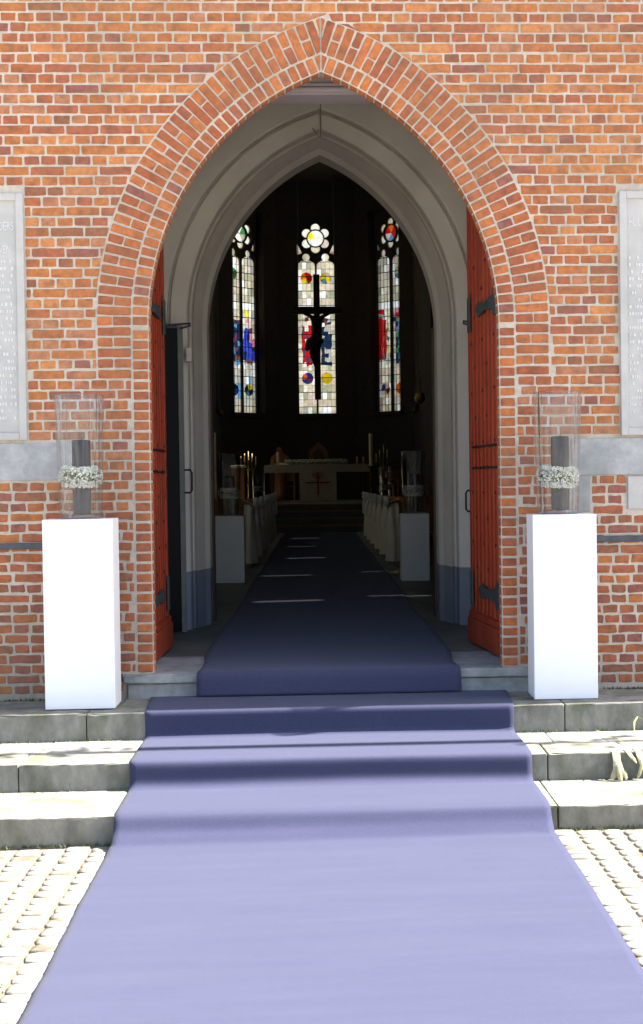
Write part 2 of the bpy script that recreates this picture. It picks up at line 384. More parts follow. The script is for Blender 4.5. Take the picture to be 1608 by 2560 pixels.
# brickwork beyond the picture: plain wall with a brick pattern
def brickwork_mat():
    m = bpy.data.materials.new('far_brickwork'); m.use_nodes = True; n_ = m.node_tree.nodes; L = m.node_tree.links
    tc = n_.new('ShaderNodeTexCoord'); mp = n_.new('ShaderNodeMapping'); mp.inputs['Rotation'].default_value = (PI / 2, 0, 0)
    bt = n_.new('ShaderNodeTexBrick'); bt.inputs['Scale'].default_value = 1; bt.inputs['Brick Width'].default_value = .225; bt.inputs['Row Height'].default_value = .0673
    bt.inputs['Mortar Size'].default_value = .0065; bt.inputs['Color1'].default_value = (.38, .11, .04, 1); bt.inputs['Color2'].default_value = (.28, .075, .04, 1); bt.inputs['Mortar'].default_value = (.45, .4, .33, 1)
    L.new(tc.outputs['Object'], mp.inputs[0]); L.new(mp.outputs[0], bt.inputs['Vector']); L.new(bt.outputs[0], n_['Principled BSDF'].inputs['Base Color']); n_['Principled BSDF'].inputs['Roughness'].default_value = .9
    return m
WTOP = 6.28
TB = .45
fb = MB(); fb.box(-9, -XW - .001, -.004, TB, 0, WTOP).box(XW + .001, 9, -.004, TB, 0, WTOP).box(-XW, XW, -.004, TB, ZT + .001, WTOP)
core = MB(); core.box(-XW, -1.42, TH + .001, TB, FL + .001, ZT).box(1.42, XW, TH + .001, TB, FL + .001, ZT).box(-1.42, 1.42, TH + .001, TB, 5.0, ZT); core.build('wall_core', MORT, wall)
fb.build('upper_brickwork', brickwork_mat(), wall)
gt = MB(); gt.tube([(-9.2, -.40, 6.2), (9.2, -.40, 6.2)], .055, 12)  # unseen pipe, added to cast the thin shadow line across the upper tread
for bx_ in (-8, -5, -2, .6, 2.3, 7.5): gt.box(bx_ - .012, bx_ + .012, -.36, 0, 6.18, 6.205)
gt.build('shadow_pipe', IRONG, wall)

iv = MB()  # loose leaves out of view, added to throw dappled shade on the treads
for x0, x1, n_ in ((2.35, 3.35, 46), (5.9, 7.0, 52)):
    for i in range(n_):
        p = Vector((R.uniform(x0, x1), -.42 + R.gauss(0, .11), R.uniform(5.55, 6.15))); r_ = R.uniform(.03, .06)
        nrm = Vector((R.gauss(0, .5), R.gauss(-.4, .5), 1)).normalized(); o1 = nrm.orthogonal().normalized(); o2 = nrm.cross(o1)
        iv.add([p + (o1 * math.cos(k * PI / 3) * (1 if k % 2 else .72) + o2 * math.sin(k * PI / 3) * (1 if k % 2 else .72)) * r_ for k in range(6)], [(0, 1, 2, 3, 4, 5)])
stuff(iv.build('dapple_leaves', mat('dapple_leaf', (.04, .08, .02), (.06, .11, .03), 20, .6), fix=False))
PITCH, BH = .0673, .0535
Z0 = 5.043                          # centre of a stretcher course
# regions of other stone: (x0,x1,z0,z1)
HOLES = [(-9, -1.972, 2.185, 3.822), (1.985, 9, 2.17, 3.82), (-9, -1.655, 1.918, 2.178), (1.645, 9, 1.905, 2.165), (1.64, 1.785, 1.655, 1.905), (2.025, 9, 1.672, 1.905)]
ZJ = Z0 - PITCH / 2 - 36 * PITCH
def bound(z):                       # inner limit (distance from axis) for wall bricks
    if z > AZ + R_OUT: return -1
    if z < FL + .01: return 1.375
    if z < ZJ: return R_MID + AC + .010
    if z < AZ: return R_OUT + AC + .010
    return arch_x(R_OUT, z) + .010
def brick_outline(x0, x1, z0, z1, jit):
    w_, h_ = x1 - x0, z1 - z0; c = R.uniform(.003, .009); P = []
    def J(): return R.uniform(-jit, jit)
    c1, c2, c3, c4 = (R.uniform(.003, .010) * (1 + 40 * jit) * .7 for _ in range(4))
    P += [(x0 + J(), z0 + c1), (x0 + c1, z0 + J())]
    for t in ((.33, .66) if w_ > .15 else (.5,)): P.append((x0 + w_ * t, z0 + J()))
    P += [(x1 - c2, z0 + J()), (x1 + J(), z0 + c2), (x1 + J(), z1 - c3), (x1 - c3, z1 + J())]
    for t in ((.66, .33) if w_ > .15 else (.5,)): P.append((x0 + w_ * t, z1 + J()))
    P += [(x0 + c4, z1 + J()), (x0 + J(), z1 - c4)]
    return P
def brick_solid(mb, P, proud, mi, frame=None, depth=.04):
    """outline P (x,z) -> chamfered brick face standing proud of the mortar"""
    n_ = len(P); cx_ = sum(p[0] for p in P) / n_; cz_ = sum(p[1] for p in P) / n_
    w_ = max(p[0] for p in P) - min(p[0] for p in P); h_ = max(p[1] for p in P) - min(p[1] for p in P)
    sx, sz = max(.5, 1 - .008 / max(w_, .01)), max(.5, 1 - .008 / max(h_, .01))
    tx, tz = R.uniform(-.012, .012), R.uniform(-.03, .03)
    v = [(x, depth, z) for x, z in P] + [(x, -proud * .35, z) for x, z in P]
    v += [(cx_ + (x - cx_) * sx, -proud + tx * (x - cx_) + tz * (z - cz_), cz_ + (z - cz_) * sz) for x, z in P]
    f = [(i, (i + 1) % n_, n_ + (i + 1) % n_, n_ + i) for i in range(n_)] + [(n_ + i, n_ + (i + 1) % n_, 2 * n_ + (i + 1) % n_, 2 * n_ + i) for i in range(n_)]
    f.append(tuple(2 * n_ + i for i in range(n_)))
    if frame: v = [frame(p) for p in v]
    mb.add(v, f, mi)
bricks = []
rows = range(int((LAND + .02 - Z0) / PITCH) - 1, int((5.6 - Z0) / PITCH) + 1)
for r_ in rows:
    zc = Z0 + r_ * PITCH
    if zc - BH / 2 < LAND + .004 or zc > 5.58: continue
    low = zc < 1.92
    stretch = r_ % 2 == 0
    pitch = .2252 if stretch else .1126
    off = (.0 if (r_ // 2) % 2 == 0 else .1126) if stretch else .0563
    x = -1.93 + off - pitch * 4 + R.uniform(-.012, .012)
    cur = x
    while cur < 2.72:
        wln = pitch + R.gauss(0, .004)
        if stretch and R.random() < .05: wln = .1126
        if low and stretch and R.random() < .3: wln = R.choice((.1126, .17))
        jt = (.0150 if not low else .0175) + R.uniform(-.002, .002)
        x0, x1 = cur + jt / 2, cur + wln - jt / 2
        cur += wln
        if x1 < -2.72: continue
        skip = False
        for (a, b_, c, d) in HOLES:
            if c - .020 < zc < d + .020:
                if x0 >= a - .02 and x1 <= b_ + .02: skip = True
                elif x0 < a < x1: x1 = a - .007
                elif x0 < b_ < x1: x0 = b_ + .007
        if skip or x1 - x0 < .022: continue
        dz = R.gauss(0, .0012); hh = BH - (.002 if low else 0) + R.gauss(0, .0015)
        P = brick_outline(x0, x1, zc + dz - hh / 2, zc + dz + hh / 2, .0022 if not low else .0042)
        xm = (x0 + x1) / 2
        out = []
        for (px, pz) in P:
            bnd = bound(pz) + R.uniform(0, .002)
            if bnd > 0: px = min(px, -bnd) if xm < 0 else max(px, bnd)
            out.append((px, pz))
        ww = max(p[0] for p in out) - min(p[0] for p in out)
        area = abs(sum(out[i][0] * out[(i + 1) % len(out)][1] - out[(i + 1) % len(out)][0] * out[i][1] for i in range(len(out)))) / 2
        if ww < .02 or area < .0006: continue
        t = R.random()
        if low: mi = 1 if t < .34 else 3 if t < .58 else 6 if t < .72 else 4 if t < .88 else 0
        else: mi = 0 if t < .32 else 3 if t < .50 else 1 if t < .65 else 2 if t < .79 else 5 if t < .92 else 4 if t < .955 else 6
        mx_ = sum(p[0] for p in out) / len(out)
        vis = area * (1 if abs(mx_) < 2.14 and zc < 5.09 else .01)
        bricks.append((vis, out, mi, R.uniform(.002, .0055)))
bricks.sort(key=lambda t: -t[0])
# hidden behind the pedestals: not worth a part of their own
def hidden(P):
    xm = sum(p[0] for p in P) / len(P); zm = sum(p[1] for p in P) / len(P)
    return zm < 1.62 and (1.36 < abs(xm) < 1.80)
front = [t for t in bricks if not hidden(t[1])][:300]
fid = set(id(t) for t in front)
for _, P, mi, pr in front:
    q = MB(); brick_solid(q, P, pr, 0); q.build('brick', BR[mi], wall)
q = MB()
for t in bricks:
    if id(t) not in fid: brick_solid(q, t[1], t[3], t[2])
stuff(q.build('brick_courses', BR, wall))
# stone band, blocks and the iron strip let into the wall
def wblock(x0, x1, z0, z1, m_, name, y=-.008, bev=.006):
    q = MB(); q.box(x0, x1, y, .1, z0, z1, 0, bev); q.v = [(a, b_ + R.uniform(-.0015, .0015), c) for a, b_, c in q.v]; return q.build(name, m_, wall)
wblock(-3.1, -1.662, 1.924, 2.172, STONE, 'stone_block'); wblock(1.652, 3.1, 1.911, 2.159, STONE, 'stone_block'); wblock(1.655, 1.778, 1.662, 1.905, STONE, 'stone_block', -.006)
for s in (-1, 1):
    q = MB(); z = 1.484 - .0048 * s
    q.box(*sorted((s * 1.40, s * 3.0)), -.022, .02, z - .021, z + .021, 0, .006); q.build('iron_strip', IRONG, wall)

# ------------------------------------------------------------------ brick arch
archway = thing('brick_archway', 'pointed brick arch of two rings framing the open church doorway', 'archway', (0, 0, FL))
am = MB()                                    # mortar body just behind the brick faces
for ra, rb, y0, y1 in ((R_IN + .006, R_MID, -.0012, .112), (R_MID, R_OUT + .008, -.0006, .05)):
    pa = arch_pts(ra, z0=FL if ra < R_MID - .01 else 2.588); pb = arch_pts(rb, z0=FL if ra < R_MID - .01 else 2.588); k = len(pa)
    v = [(x, y0, z) for x, z in pa] + [(x, y0, z) for x, z in pb] + [(x, y1, z) for x, z in pa] + [(x, y1, z) for x, z in pb]
    f = []
    for i in range(k - 1):
        f += [(i, i + 1, k + i + 1, k + i), (i, 2 * k + i, 2 * k + i + 1, i + 1), (k + i, k + i + 1, 3 * k + i + 1, 3 * k + i)]
    am.add(v, f)
am.build('mortar', MORT, archway)
def frame_at(r0, th, side):
    """local brick coords: x = outward along radius (0 at r0), z = along the ring; th is the angle (or a jamb height when negative)"""
    def fr(p):
        x, y, z = p
        c, s = math.cos(th), math.sin(th)
        px = max(.006, AC + (r0 + x) * c - z * s); pz = AZ + (r0 + x) * s + z * c
        return (side * px, y, pz)
    return fr
def jamb_frame(r0, zc, side):
    return lambda p: (side * (AC + r0 + p[0]), p[1], zc + p[2])
def ring_brick(fr, x0, x1, h, deep, mi, lip):
    P = brick_outline(x0, x1, -h / 2, h / 2, .0018)
    q = MB()
    if not lip: brick_solid(q, P, R.uniform(.003, .007) + .003, 0, fr, .04)
    else:
        # header with a rounded nose that turns into the reveal
        pr = R.uniform(.005, .009); hh = h / 2 - .0005; dd = R.uniform(0, .002); xe = x1
        prof = [(xe, .05), (xe, -pr * .4), (xe - .004, -pr), (x0 + .030, -pr - .001), (x0 + .014, -pr + .002), (x0 + .004 + dd, .010), (x0 + dd, .028), (x0 + dd, deep)]
        zz = (-hh, -hh + .004, hh - .004, hh); ins = (.0035, 0, 0, .0035); k = len(prof); v = []
        for z_, e in zip(zz, ins):
            for (x_, y_) in prof: v.append(fr((x_ + (e if x_ < x0 + .1 else -e), y_ + e, z_ + R.uniform(-.0012, .0012))))
        f = [(i * k + j, i * k + j + 1, (i + 1) * k + j + 1, (i + 1) * k + j) for i in range(3) for j in range(k - 1)]
        f += [tuple(range(k)), tuple(3 * k + j for j in range(k))]
        q.add(v, f)
    q.build('brick', AR[mi] if R.random() < .93 else BR[R.choice((0, 1, 4))], archway)
a_in = math.acos(-AC / R_IN); a_mid = math.acos(-AC / R_MID)
for side in (-1, 1):
    z = FL + .035
    while z < AZ - .02:
        ring_brick(jamb_frame(R_IN, z + .0 + R.uniform(-.002, .002), side), 0, R_MID - R_IN - .008, .053 + R.uniform(-.002, .002), .112, R.choice((0, 0, 1, 1, 2)), True)
        # second brick behind, showing in the reveal
        z += PITCH
    rm = (R_IN + R_MID) / 2; pit_ = .0655 / rm; th = pit_ / 2
    while AC + R_MID * math.cos(th - .018) > .02:
        ring_brick(frame_at(R_IN, th, side), 0, R_MID - R_IN - .008, .0525 + R.uniform(-.002, .002), .112, R.choice((0, 0, 1, 1, 2)), True); th += pit_
    rm = (R_MID + R_OUT) / 2; pit_ = .0665 / rm; T = R_OUT - R_MID
    frs = [jamb_frame(R_MID, AZ - (k + .5) * (AZ - ZJ) / 5, side) for k in range(5)]; th = pit_ / 2
    while AC + R_OUT * math.cos(th - .015) > .03: frs.append(frame_at(R_MID, th, side)); th += pit_
    for i, fr in enumerate(frs):
        h = .0535 + R.uniform(-.002, .002)
        if i % 2 == 0: ring_brick(fr, .007, T - .004, h, 0, R.choice((0, 1, 1, 2)), False)
        else:
            s_ = .5 * T + R.uniform(-.012, .012)
            ring_brick(fr, .007, s_ - .006, h, 0, R.choice((0, 0, 1, 2)), False); ring_brick(fr, s_ + .006, T - .004, h, 0, R.choice((0, 1, 2)), False)

# ------------------------------------------------------------------ memorial tablets
def text(s, size, x, z, y, parent, m_, right=False, sx=.55, ext=.0025):
    c = bpy.data.curves.new('lettering', 'FONT'); c.body = s; c.size = size; c.extrude = ext; c.align_x = 'RIGHT' if right else 'LEFT'; c.materials.append(m_)
    o = bpy.data.objects.new('tmp', c); COL.objects.link(o); dg = bpy.context.evaluated_depsgraph_get(); dg.update()
    me = bpy.data.meshes.new_from_object(o.evaluated_get(dg)); bpy.data.objects.remove(o)
    me.transform(Matrix.Translation((x, y, z)) @ Matrix.Rotation(PI / 2, 4, 'X') @ Matrix.Diagonal((sx, 1, 1, 1))); me.name = 'lettering'
    o = bpy.data.objects.new('lettering', me); COL.objects.link(o); adopt(o, parent); return o
def tablet(x0, x1, z0, z1, label, side):
    t = thing('memorial_tablet', label, 'plaque', ((x0 + x1) / 2, 0, z0))
    q = MB(); q.box(x0, x1, -.012, .06, z0, z1, 0, .005); q.build('slab', TAB, t)
    fr = MB(); wd = .048
    for a in ((x0, x0 + wd, z0, z1), (x1 - wd, x1, z0, z1), (x0 + wd, x1 - wd, z0, z0 + wd), (x0 + wd, x1 - wd, z1 - wd, z1)): fr.box(a[0], a[1], -.026, -.008, a[2], a[3], 0, .004)
    fr.build('border', TAB, t)
    mk = MB()                        # lines too worn to read: shallow raised dashes
    z = 3.36
    while z > z0 + .12:
        if side < 0:
            x = x1 - wd - .012 - R.uniform(0, .02)
            while x > x0 + .3:
                wd_ = R.uniform(.006, .016)
                if R.random() < .78: mk.box(x - wd_, x, -.0155, -.010, z, z + .021)
                x -= wd_ + .006
                if R.random() < .15: x -= .03
        else:
            x = x0 + wd + .014
            while x < x1 - .3:
                wd_ = R.uniform(.006, .016)
                if R.random() < .78: mk.box(x, x + wd_, -.0155, -.010, z, z + .021)
                x += wd_ + .006
                if R.random() < .15: x += .03
        z -= .047
    stuff(mk.build('worn_inscription', LETTER, t))
    return t
tl = tablet(-3.25, -1.977, 2.191, 3.816, 'pale engraved stone tablet on the brick wall, cut by the frame, inscription ending DERS', -1)
text('DERS', .082, -2.04, 3.575, -.012, tl, LETTER, True)
text('VEN', .074, -2.062, 3.425, -.012, tl, LETTER, True)
tr = tablet(1.99, 3.25, 2.178, 3.816, 'pale engraved stone tablet on the brick wall, inscription starting HUL', 1)
text('HUL', .082, 2.05, 3.585, -.012, tr, LETTER)
sp = thing('small_plaque', 'small plain grey stone plaque set in the brick below the long stone band', 'plaque', (2.5, 0, 1.68))
q = MB(); q.box(2.031, 2.9, -.016, .05, 1.678, 1.900, 0, .006); q.build('slab', TAB, sp)

# ------------------------------------------------------------------ carpets
def strip(name, prof, hw, nx, m_, label, thick=.007, wob=.0, amp=None):
    k = len(prof); v = []
    for j in range(nx + 1):
        for i, (y, z) in enumerate(prof):
            x = -hw(y) + 2 * hw(y) * j / nx
            e = wob * math.sin(y * 3.1 + (1 if j > nx / 2 else 0) * 2) if j in (0, nx) else 0
            dz = amp(x, y, i) if amp else 0
            v.append((x + e, y, z + dz))
    f = [(j * k + i, (j + 1) * k + i, (j + 1) * k + i + 1, j * k + i + 1) for j in range(nx) for i in range(k - 1)]
    me = bpy.data.meshes.new(name); me.from_pydata(v, [], f); me.materials.append(m_); me.polygons.foreach_set('use_smooth', [True] * len(me.polygons))
    o = bpy.data.objects.new(name, me); COL.objects.link(o)
    s_ = o.modifiers.new('thickness', 'SOLIDIFY'); s_.thickness = thick; s_.offset = 1
    tag(o, label, 'carpet'); return o
def smooth_prof(pts, step=.02, it=3):
    out = []
    for (a, b_), (c, d) in zip(pts, pts[1:]):
        L_ = math.hypot(c - a, d - b_); m_ = max(1, round(L_ / step))
        out += [(a + (c - a) * i / m_, b_ + (d - b_) * i / m_) for i in range(m_)]
    out.append(pts[-1])
    for _ in range(it):
        out = [out[0]] + [((p[0] + 2 * q_[0] + r_[0]) / 4, (p[1] + 2 * q_[1] + r_[1]) / 4) for p, q_, r_ in zip(out, out[1:], out[2:])] + [out[-1]]
    return out
e = .004
prof = [(-.02, LAND + e), (-.60, LAND + e), (-.648, LAND + .002), (-.652, T1 + .02), (-.68, T1 + e), (-1.02, T1 + e + .002), (-1.36, T1 + .006), (-1.40, T1 - .004), (-1.415, T2 + .03), (-1.46, T2 + .008),
        (-1.98, T2 + .008), (-2.05, T2 - .004), (-2.10, .075), (-2.19, .022), (-2.34, .008), (-3, .006), (-7.4, .006)]
prof = smooth_prof(prof, .016, 2)
def amp_out(x, y, i):
    k_ = max(0, min(1, (-y - 2.3) * 2))
    a = k_ * (.0042 * noise.noise(Vector((x * .45, y * 4.2, 3.1))) + .0022 * noise.noise(Vector((x * 1.1, y * 11, 7.7))) + .006 * noise.noise(Vector((x * .9, y * .8, 1.3))))
    a += .0012 * noise.noise(Vector((x * 3, y * 9, 4.4)))
    a += .0035 * math.exp(-((x - .72) / .2) ** 2 - ((y + 3.75) / .22) ** 2) * math.sin((y + 3.75) * 14)
    a += .006 * math.exp(-((y + 2.09) / .05) ** 2) * math.sin(x * 2.2)
    a += .004 * math.exp(-((y + 1.43) / .06) ** 2) * math.sin(x * 3.1 + 1) + .003 * math.exp(-((y + .68) / .06) ** 2) * math.sin(x * 2.3 + 2)
    return a + .009 * x * max(0, min(1, (-y - 2.0) * 4)) + .004
strip('carpet', prof, lambda y: 1.155 + .012 * math.sin(y * 1.7) * (y < -2.2) + max(0, min(.03, (y + .6) * .06)), 64, CARPET, 'wide blue carpet running down the outer steps and across the cobbles', .007, 0, amp_out)
prof = [(-.10, LAND + .013), (-.092, LAND + .045), (-.075, FL - .02), (-.05, FL + .004), (.0, FL + e), (2.9, FL + e), (10, FL + e), (26.7, FL + e)]
prof = smooth_prof(prof[:6], .016, 3) + [(3 + i * .35, FL + e) for i in range(1, 68)]
def amp_in(x, y, i): return .0012 * math.sin(y * 8 + 1.5 * math.sin(x * 2)) * (1 if y > .1 else 0) + .001
strip('carpet', prof, lambda y: .89 - .03 * math.exp(-((y - .3) / .35) ** 2) + .01 * math.sin(y * .9), 40, CARPET, 'narrower dark blue aisle carpet leading inside the church to the altar', .006, 0, amp_in)

# ------------------------------------------------------------------ porch: plaster wall with moulded inner arch
def shell(name, boxes, m_):
    q = MB()
    for a in boxes: q.box(*a)
    return struct(q.build(name, m_))
shell('floor', [(-4.7, 4.7, .91, 28.0, FL - .3, FL)], FLOOR)
shell('porch_wall', [(-2.2, -2.0, .455, 2.9, .4, 5.5), (2.0, 2.2, .455, 2.9, .4, 5.5)], PLAST)
shell('porch_ceiling', [(-2.2, 2.2, .455, 3.61, 5.5, 5.7)], PLAST)
pw = thing('inner_archway', 'white plastered inner arch with stepped mouldings and a blue grey painted base', 'archway', (0, 2.9, FL))
IC, IZ, IR = -.68, 3.25, 1.71              # arc of the inner opening
# (radius, arc centre x, arc centre z, depth): from the opening outwards and towards the viewer
orders = [(IR, IC, IZ, 3.60), (IR, IC, IZ, 3.32), (IR + .036, IC, IZ, 3.24), (1.706, -.585, 3.29, 2.97), (1.710, -.585, 3.29, 3.02), (1.742, -.585, 3.29, 3.02), (1.748, -.585, 3.29, 2.875),
          (1.757, -.585, 3.29, 2.86), (1.822, -.52, 3.316, 2.83), (1.826, -.52, 3.316, 2.865), (1.846, -.52, 3.316, 2.865), (1.850, -.52, 3.316, 2.79), (1.862, -.52, 3.316, 2.78), None]
def moulding():
    q = MB(); rows_ = []
    for o_ in orders:
        if o_ is None:
            # outer plaster field: straight out to the porch sides and up to the ceiling
            P = arch_pts(1.862, -.52, 3.316, z0=0, n=24); k_ = len(P); h_ = k_ // 2; Q = []; z_s = 3.316
            for i, (x, z) in enumerate(P):
                t = i if i <= h_ else k_ - 1 - i
                tot = (5.55 - z_s) + 2.05; a = max(0, t - 1) / (h_ - 1) * tot
                p = (-2.05, z if t <= 1 else min(5.55, z_s + a)) if z_s + a <= 5.55 or t <= 1 else (-2.05 + (z_s + a - 5.55), 5.55)
                if i > h_: p = (-p[0], p[1])
                Q.append(p)
            for sx in (-1, 1):
                kk = min(range(k_), key=lambda i: (Q[i][0] - sx * 2.05) ** 2 + (Q[i][1] - 5.55) ** 2); Q[kk] = (sx * 2.05, 5.55)
            rows_.append([(x, 2.78, z) for x, z in Q])
        else: rows_.append([(x, o_[3], z) for x, z in arch_pts(o_[0], o_[1], o_[2], z0=0, n=24)])
    k_ = len(rows_[0])
    for a, c in zip(rows_, rows_[1:]): q.add(a + c, [(i, i + 1, k_ + i + 1, k_ + i) for i in range(k_ - 1)])
    return q
q = moulding()
# split at the dado line: plaster above, painted base below, as two parts
bm_me = q.build('tmp', PLAST, fix=False); me0 = bm_me.data
def cut(me, z, keep_up):
    bm = bmesh.new(); bm.from_mesh(me); bmesh.ops.bisect_plane(bm, geom=bm.verts[:] + bm.edges[:] + bm.faces[:], plane_co=(0, 0, z), plane_no=(0, 0, 1), clear_inner=keep_up, clear_outer=not keep_up)
    m2 = bpy.data.meshes.new('half'); bm.to_mesh(m2); bm.free(); return m2
up_, dn_ = cut(me0, 1.13, True), cut(me0, 1.13, False)
bpy.data.objects.remove(bm_me)
dn2 = cut(dn_, FL - .02, True)
def cutx(me, left):
    bm = bmesh.new(); bm.from_mesh(me); bmesh.ops.bisect_plane(bm, geom=bm.verts[:] + bm.edges[:] + bm.faces[:], plane_co=(0, 0, 0), plane_no=(1, 0, 0), clear_inner=not left, clear_outer=left)
    m2 = bpy.data.meshes.new('half'); bm.to_mesh(m2); bm.free(); return m2
for me_, nm, m_ in ((up_, 'plaster_arch', PLAST), (cutx(dn2, True), 'painted_dado', DADO), (cutx(dn2, False), 'painted_dado', DADO)):
    me_.name = nm; me_.materials.clear(); me_.materials.append(m_); o = bpy.data.objects.new(nm, me_); COL.objects.link(o); adopt(o, pw)
q = MB(); q.tube([(.01, 2.775, 5.5), (.012, 2.772, 5.15), (.008, 2.815, 4.86)], .0045, 6)
q.tube([(-.06, 2.80, 4.93), (-.02, 2.78, 4.87), (.008, 2.80, 4.855)], .004, 6)
q.build('cable', mat('old_cable', (.17, .155, .13)), pw)
q = MB(); q.box(-1.165, -1.115, 2.70, 2.79, 2.93, 3.05, 0, .01); q.build('junction_box', PLAST, pw)
for s in (-1, 1): q = MB(); q.box(*sorted((s * 1.06, s * 1.012)), 3.61, 3.76, FL, 3.3); q.build('timber_lining', DWOOD, pw)
beam = thing('lintel_beam', 'moulded lilac grey lintel beam just behind the tip of the brick arch', 'beam', (0, .65, 4.6))
q = MB(); q.box(-1.6, 1.6, .56, .8, 4.70, 5.5).box(-1.6, 1.6, .545, .8, 4.668, 4.698, 0, .008).box(-1.6, 1.6, .53, .8, 4.632, 4.664, 0, .010).box(-1.6, 1.6, .56, .8, 4.615, 4.632); q.build('moulding', LINTEL, beam)

# ------------------------------------------------------------------ red doors
def leaf(side, p0, p1, label):
    t = thing('red_door', label, 'door', (side * abs(p0[0]), p0[1], FL))
    d = Vector((p1[0] - p0[0], p1[1] - p0[1], 0)); Ln = d.length; d.normalize(); nrm = Vector((-d.y, d.x, 0))
    if nrm.x * side > 0: nrm = -nrm          # towards the aisle
    def tf(s_, o_, z_): return (p0[0] + d.x * s_ + nrm.x * o_, p0[1] + d.y * s_ + nrm.y * o_, z_)
    def bx(name, s0, s1, o0, o1, z0, z1, m_, parent=t, z1b=None):
        z1b = z1 if z1b is None else z1b
        v = [tf(s0, o0, z0), tf(s1, o0, z0), tf(s1, o1, z0), tf(s0, o1, z0), tf(s0, o0, z1), tf(s1, o0, z1b), tf(s1, o1, z1b), tf(s0, o1, z1)]
        q_ = MB(); q_.add(v, [(0, 1, 2, 3), (4, 5, 6, 7), (0, 1, 5, 4), (1, 2, 6, 5), (2, 3, 7, 6), (3, 0, 4, 7)]); return q_.build(name, m_, parent)
    def ztop(s_):
        x = max(0, 1.10 * (1 - s_ / Ln)); return AZ + math.sqrt(max(.01, (R_IN - .01) ** 2 - (x - AC) ** 2)) - .02
    n_ = 8; wpl = Ln / n_
    bx('backing', 0, Ln, -.045, 0, FL + .012, 2.9, RED)
    for i in range(n_):
        s0, s1 = i * wpl + .009, (i + 1) * wpl - .009
        prof_ = [(s0 - .008, -.002), (s0 + .004, .014), (s0 + .018, .024), (s1 - .018, .024), (s1 - .004, .014), (s1 + .008, -.002)]
        v = [tf(a, c_, FL + .014) for a, c_ in prof_] + [tf(a, c_, ztop(a)) for a, c_ in prof_]
        q_ = MB(); q_.add(v, [(j, j + 1, j + 7, j + 6) for j in range(5)] + [tuple(range(6)), tuple(range(6, 12))]); q_.build('plank', RED, t)
    bx('stile', -.01, .05, .0, .034, FL + .014, ztop(.02), RED); bx('stile', Ln - .05, Ln + .012, -.05, .034, FL + .014, ztop(Ln - .03), RED)
    bx('plinth', -.0, Ln + .02, .024, .062, FL + .016, FL + .20, RED); bx('plinth', 0, Ln + .012, .024, .050, FL + .204, FL + .25, RED)
    for zc in (FL + .43, 3.16):              # forged strap hinges with a flared heel
        poly = [(.02, -.10), (.10, -.10), (.16, -.045), (.42, -.03), (.62, -.055), (.72, 0), (.62, .055), (.42, .03), (.16, .045), (.10, .10), (.02, .10)]
        tilt = .0
        v = [tf(a, .036, zc + c_ + tilt * a) for a, c_ in poly] + [tf(a, .052, zc + c_ + tilt * a) for a, c_ in poly]; k = len(poly)
        q_ = MB(); q_.add(v, [tuple(range(k)), tuple(range(k, 2 * k))] + [(i, (i + 1) % k, k + (i + 1) % k, k + i) for i in range(k)]); h = q_.build('strap_hinge', IRON, t)
        bx('hinge_end', Ln - .10, Ln - .04, .036, .05, zc - .13, zc + .13, IRON, h)
    st = random.Random(3 + side)
    for i in range(13):
        for j in range(3):
            s_ = (.5 + [0, 3, 6][j] + (i % 2)) * wpl; z_ = FL + .6 + i * .19
            if z_ < ztop(s_) - .1: bx('stud', s_ - .011, s_ + .011, .022, .031, z_ - .011, z_ + .011, IRONB)
    for z_ in (1.98, 2.14): bx('iron_bar', .15, Ln - .06, .022, .032, z_ - .008, z_ + .008, IRONB)
    return t
leaf(1, (1.262, .47), (1.158, 1.52), 'red plank door leaf standing open beside the right brick jamb')
leaf(-1, (-1.275, .47), (-1.252, 1.50), 'red plank door leaf seen edge on beside the left brick jamb')
# glazed porch doors folded back in front of the plaster wall
def porch_door(side, label, x0, y0, x1, y1):
    t = thing('glazed_door', label, 'door', (x0, y0, FL)); d = Vector((x1 - x0, y1 - y0, 0)); Ln = d.length; d.normalize(); nr = Vector((-d.y, d.x, 0))
    if nr.y > 0: nr = -nr
    def bx(name, s0, s1, o0, o1, z0, z1, m_):
        v = [(x0 + d.x * s_ + nr.x * o_, y0 + d.y * s_ + nr.y * o_, z_) for z_ in (z0, z1) for s_, o_ in ((s0, o0), (s1, o0), (s1, o1), (s0, o1))]
        q_ = MB(); q_.add(v, [(0, 1, 2, 3), (4, 5, 6, 7), (0, 1, 5, 4), (1, 2, 6, 5), (2, 3, 7, 6), (3, 0, 4, 7)]); return q_.build(name, m_, t)
    bx('glass', .05, Ln - .045, -.012, .004, FL + .02, 3.2, DARKGLASS)
    bx('stile', Ln - .045, Ln, -.022, .022, FL + .012, 3.22, GREYW); bx('stile', 0, .05, -.022, .022, FL + .012, 3.22, GREYW)
    bx('rail', .05, Ln - .045, -.02, .02, 3.2, 3.23, IRONB)
    hz = (2.005, 1.815) if side < 0 else (1.80, 1.625); ex = Vector((x1, y1, 0)) + nr * .02
    q_ = MB(); s = -side
    q_.tube([(ex.x - s * .005, ex.y, hz[0]), (ex.x + s * .045, ex.y - .02, hz[0] + .002), (ex.x + s * .06, ex.y - .025, hz[0] - .02), (ex.x + s * .06, ex.y - .025, hz[1] + .02), (ex.x + s * .045, ex.y - .02, hz[1]), (ex.x - s * .005, ex.y, hz[1])], .0085, 8); q_.build('handle', IRONB, t)
    q_ = MB()
    q_.tube([(ex.x - s * .22, ex.y - .03, 3.215), (ex.x + s * .07, ex.y - .03, 3.235)], .009, 6)
    q_.tube([(ex.x - s * .02, ex.y - .03, 3.19), (ex.x + s * .07, ex.y - .03, 3.22)], .008, 6); q_.build('stay_arm', IRONB, t)
porch_door(-1, 'dark glazed porch door with grey stile folded back behind the left red door', -1.72, 2.45, -1.18, 2.58)
porch_door(1, 'glazed porch door mostly hidden behind the right red door, its handle showing', 1.78, 2.45, 1.262, 2.58)

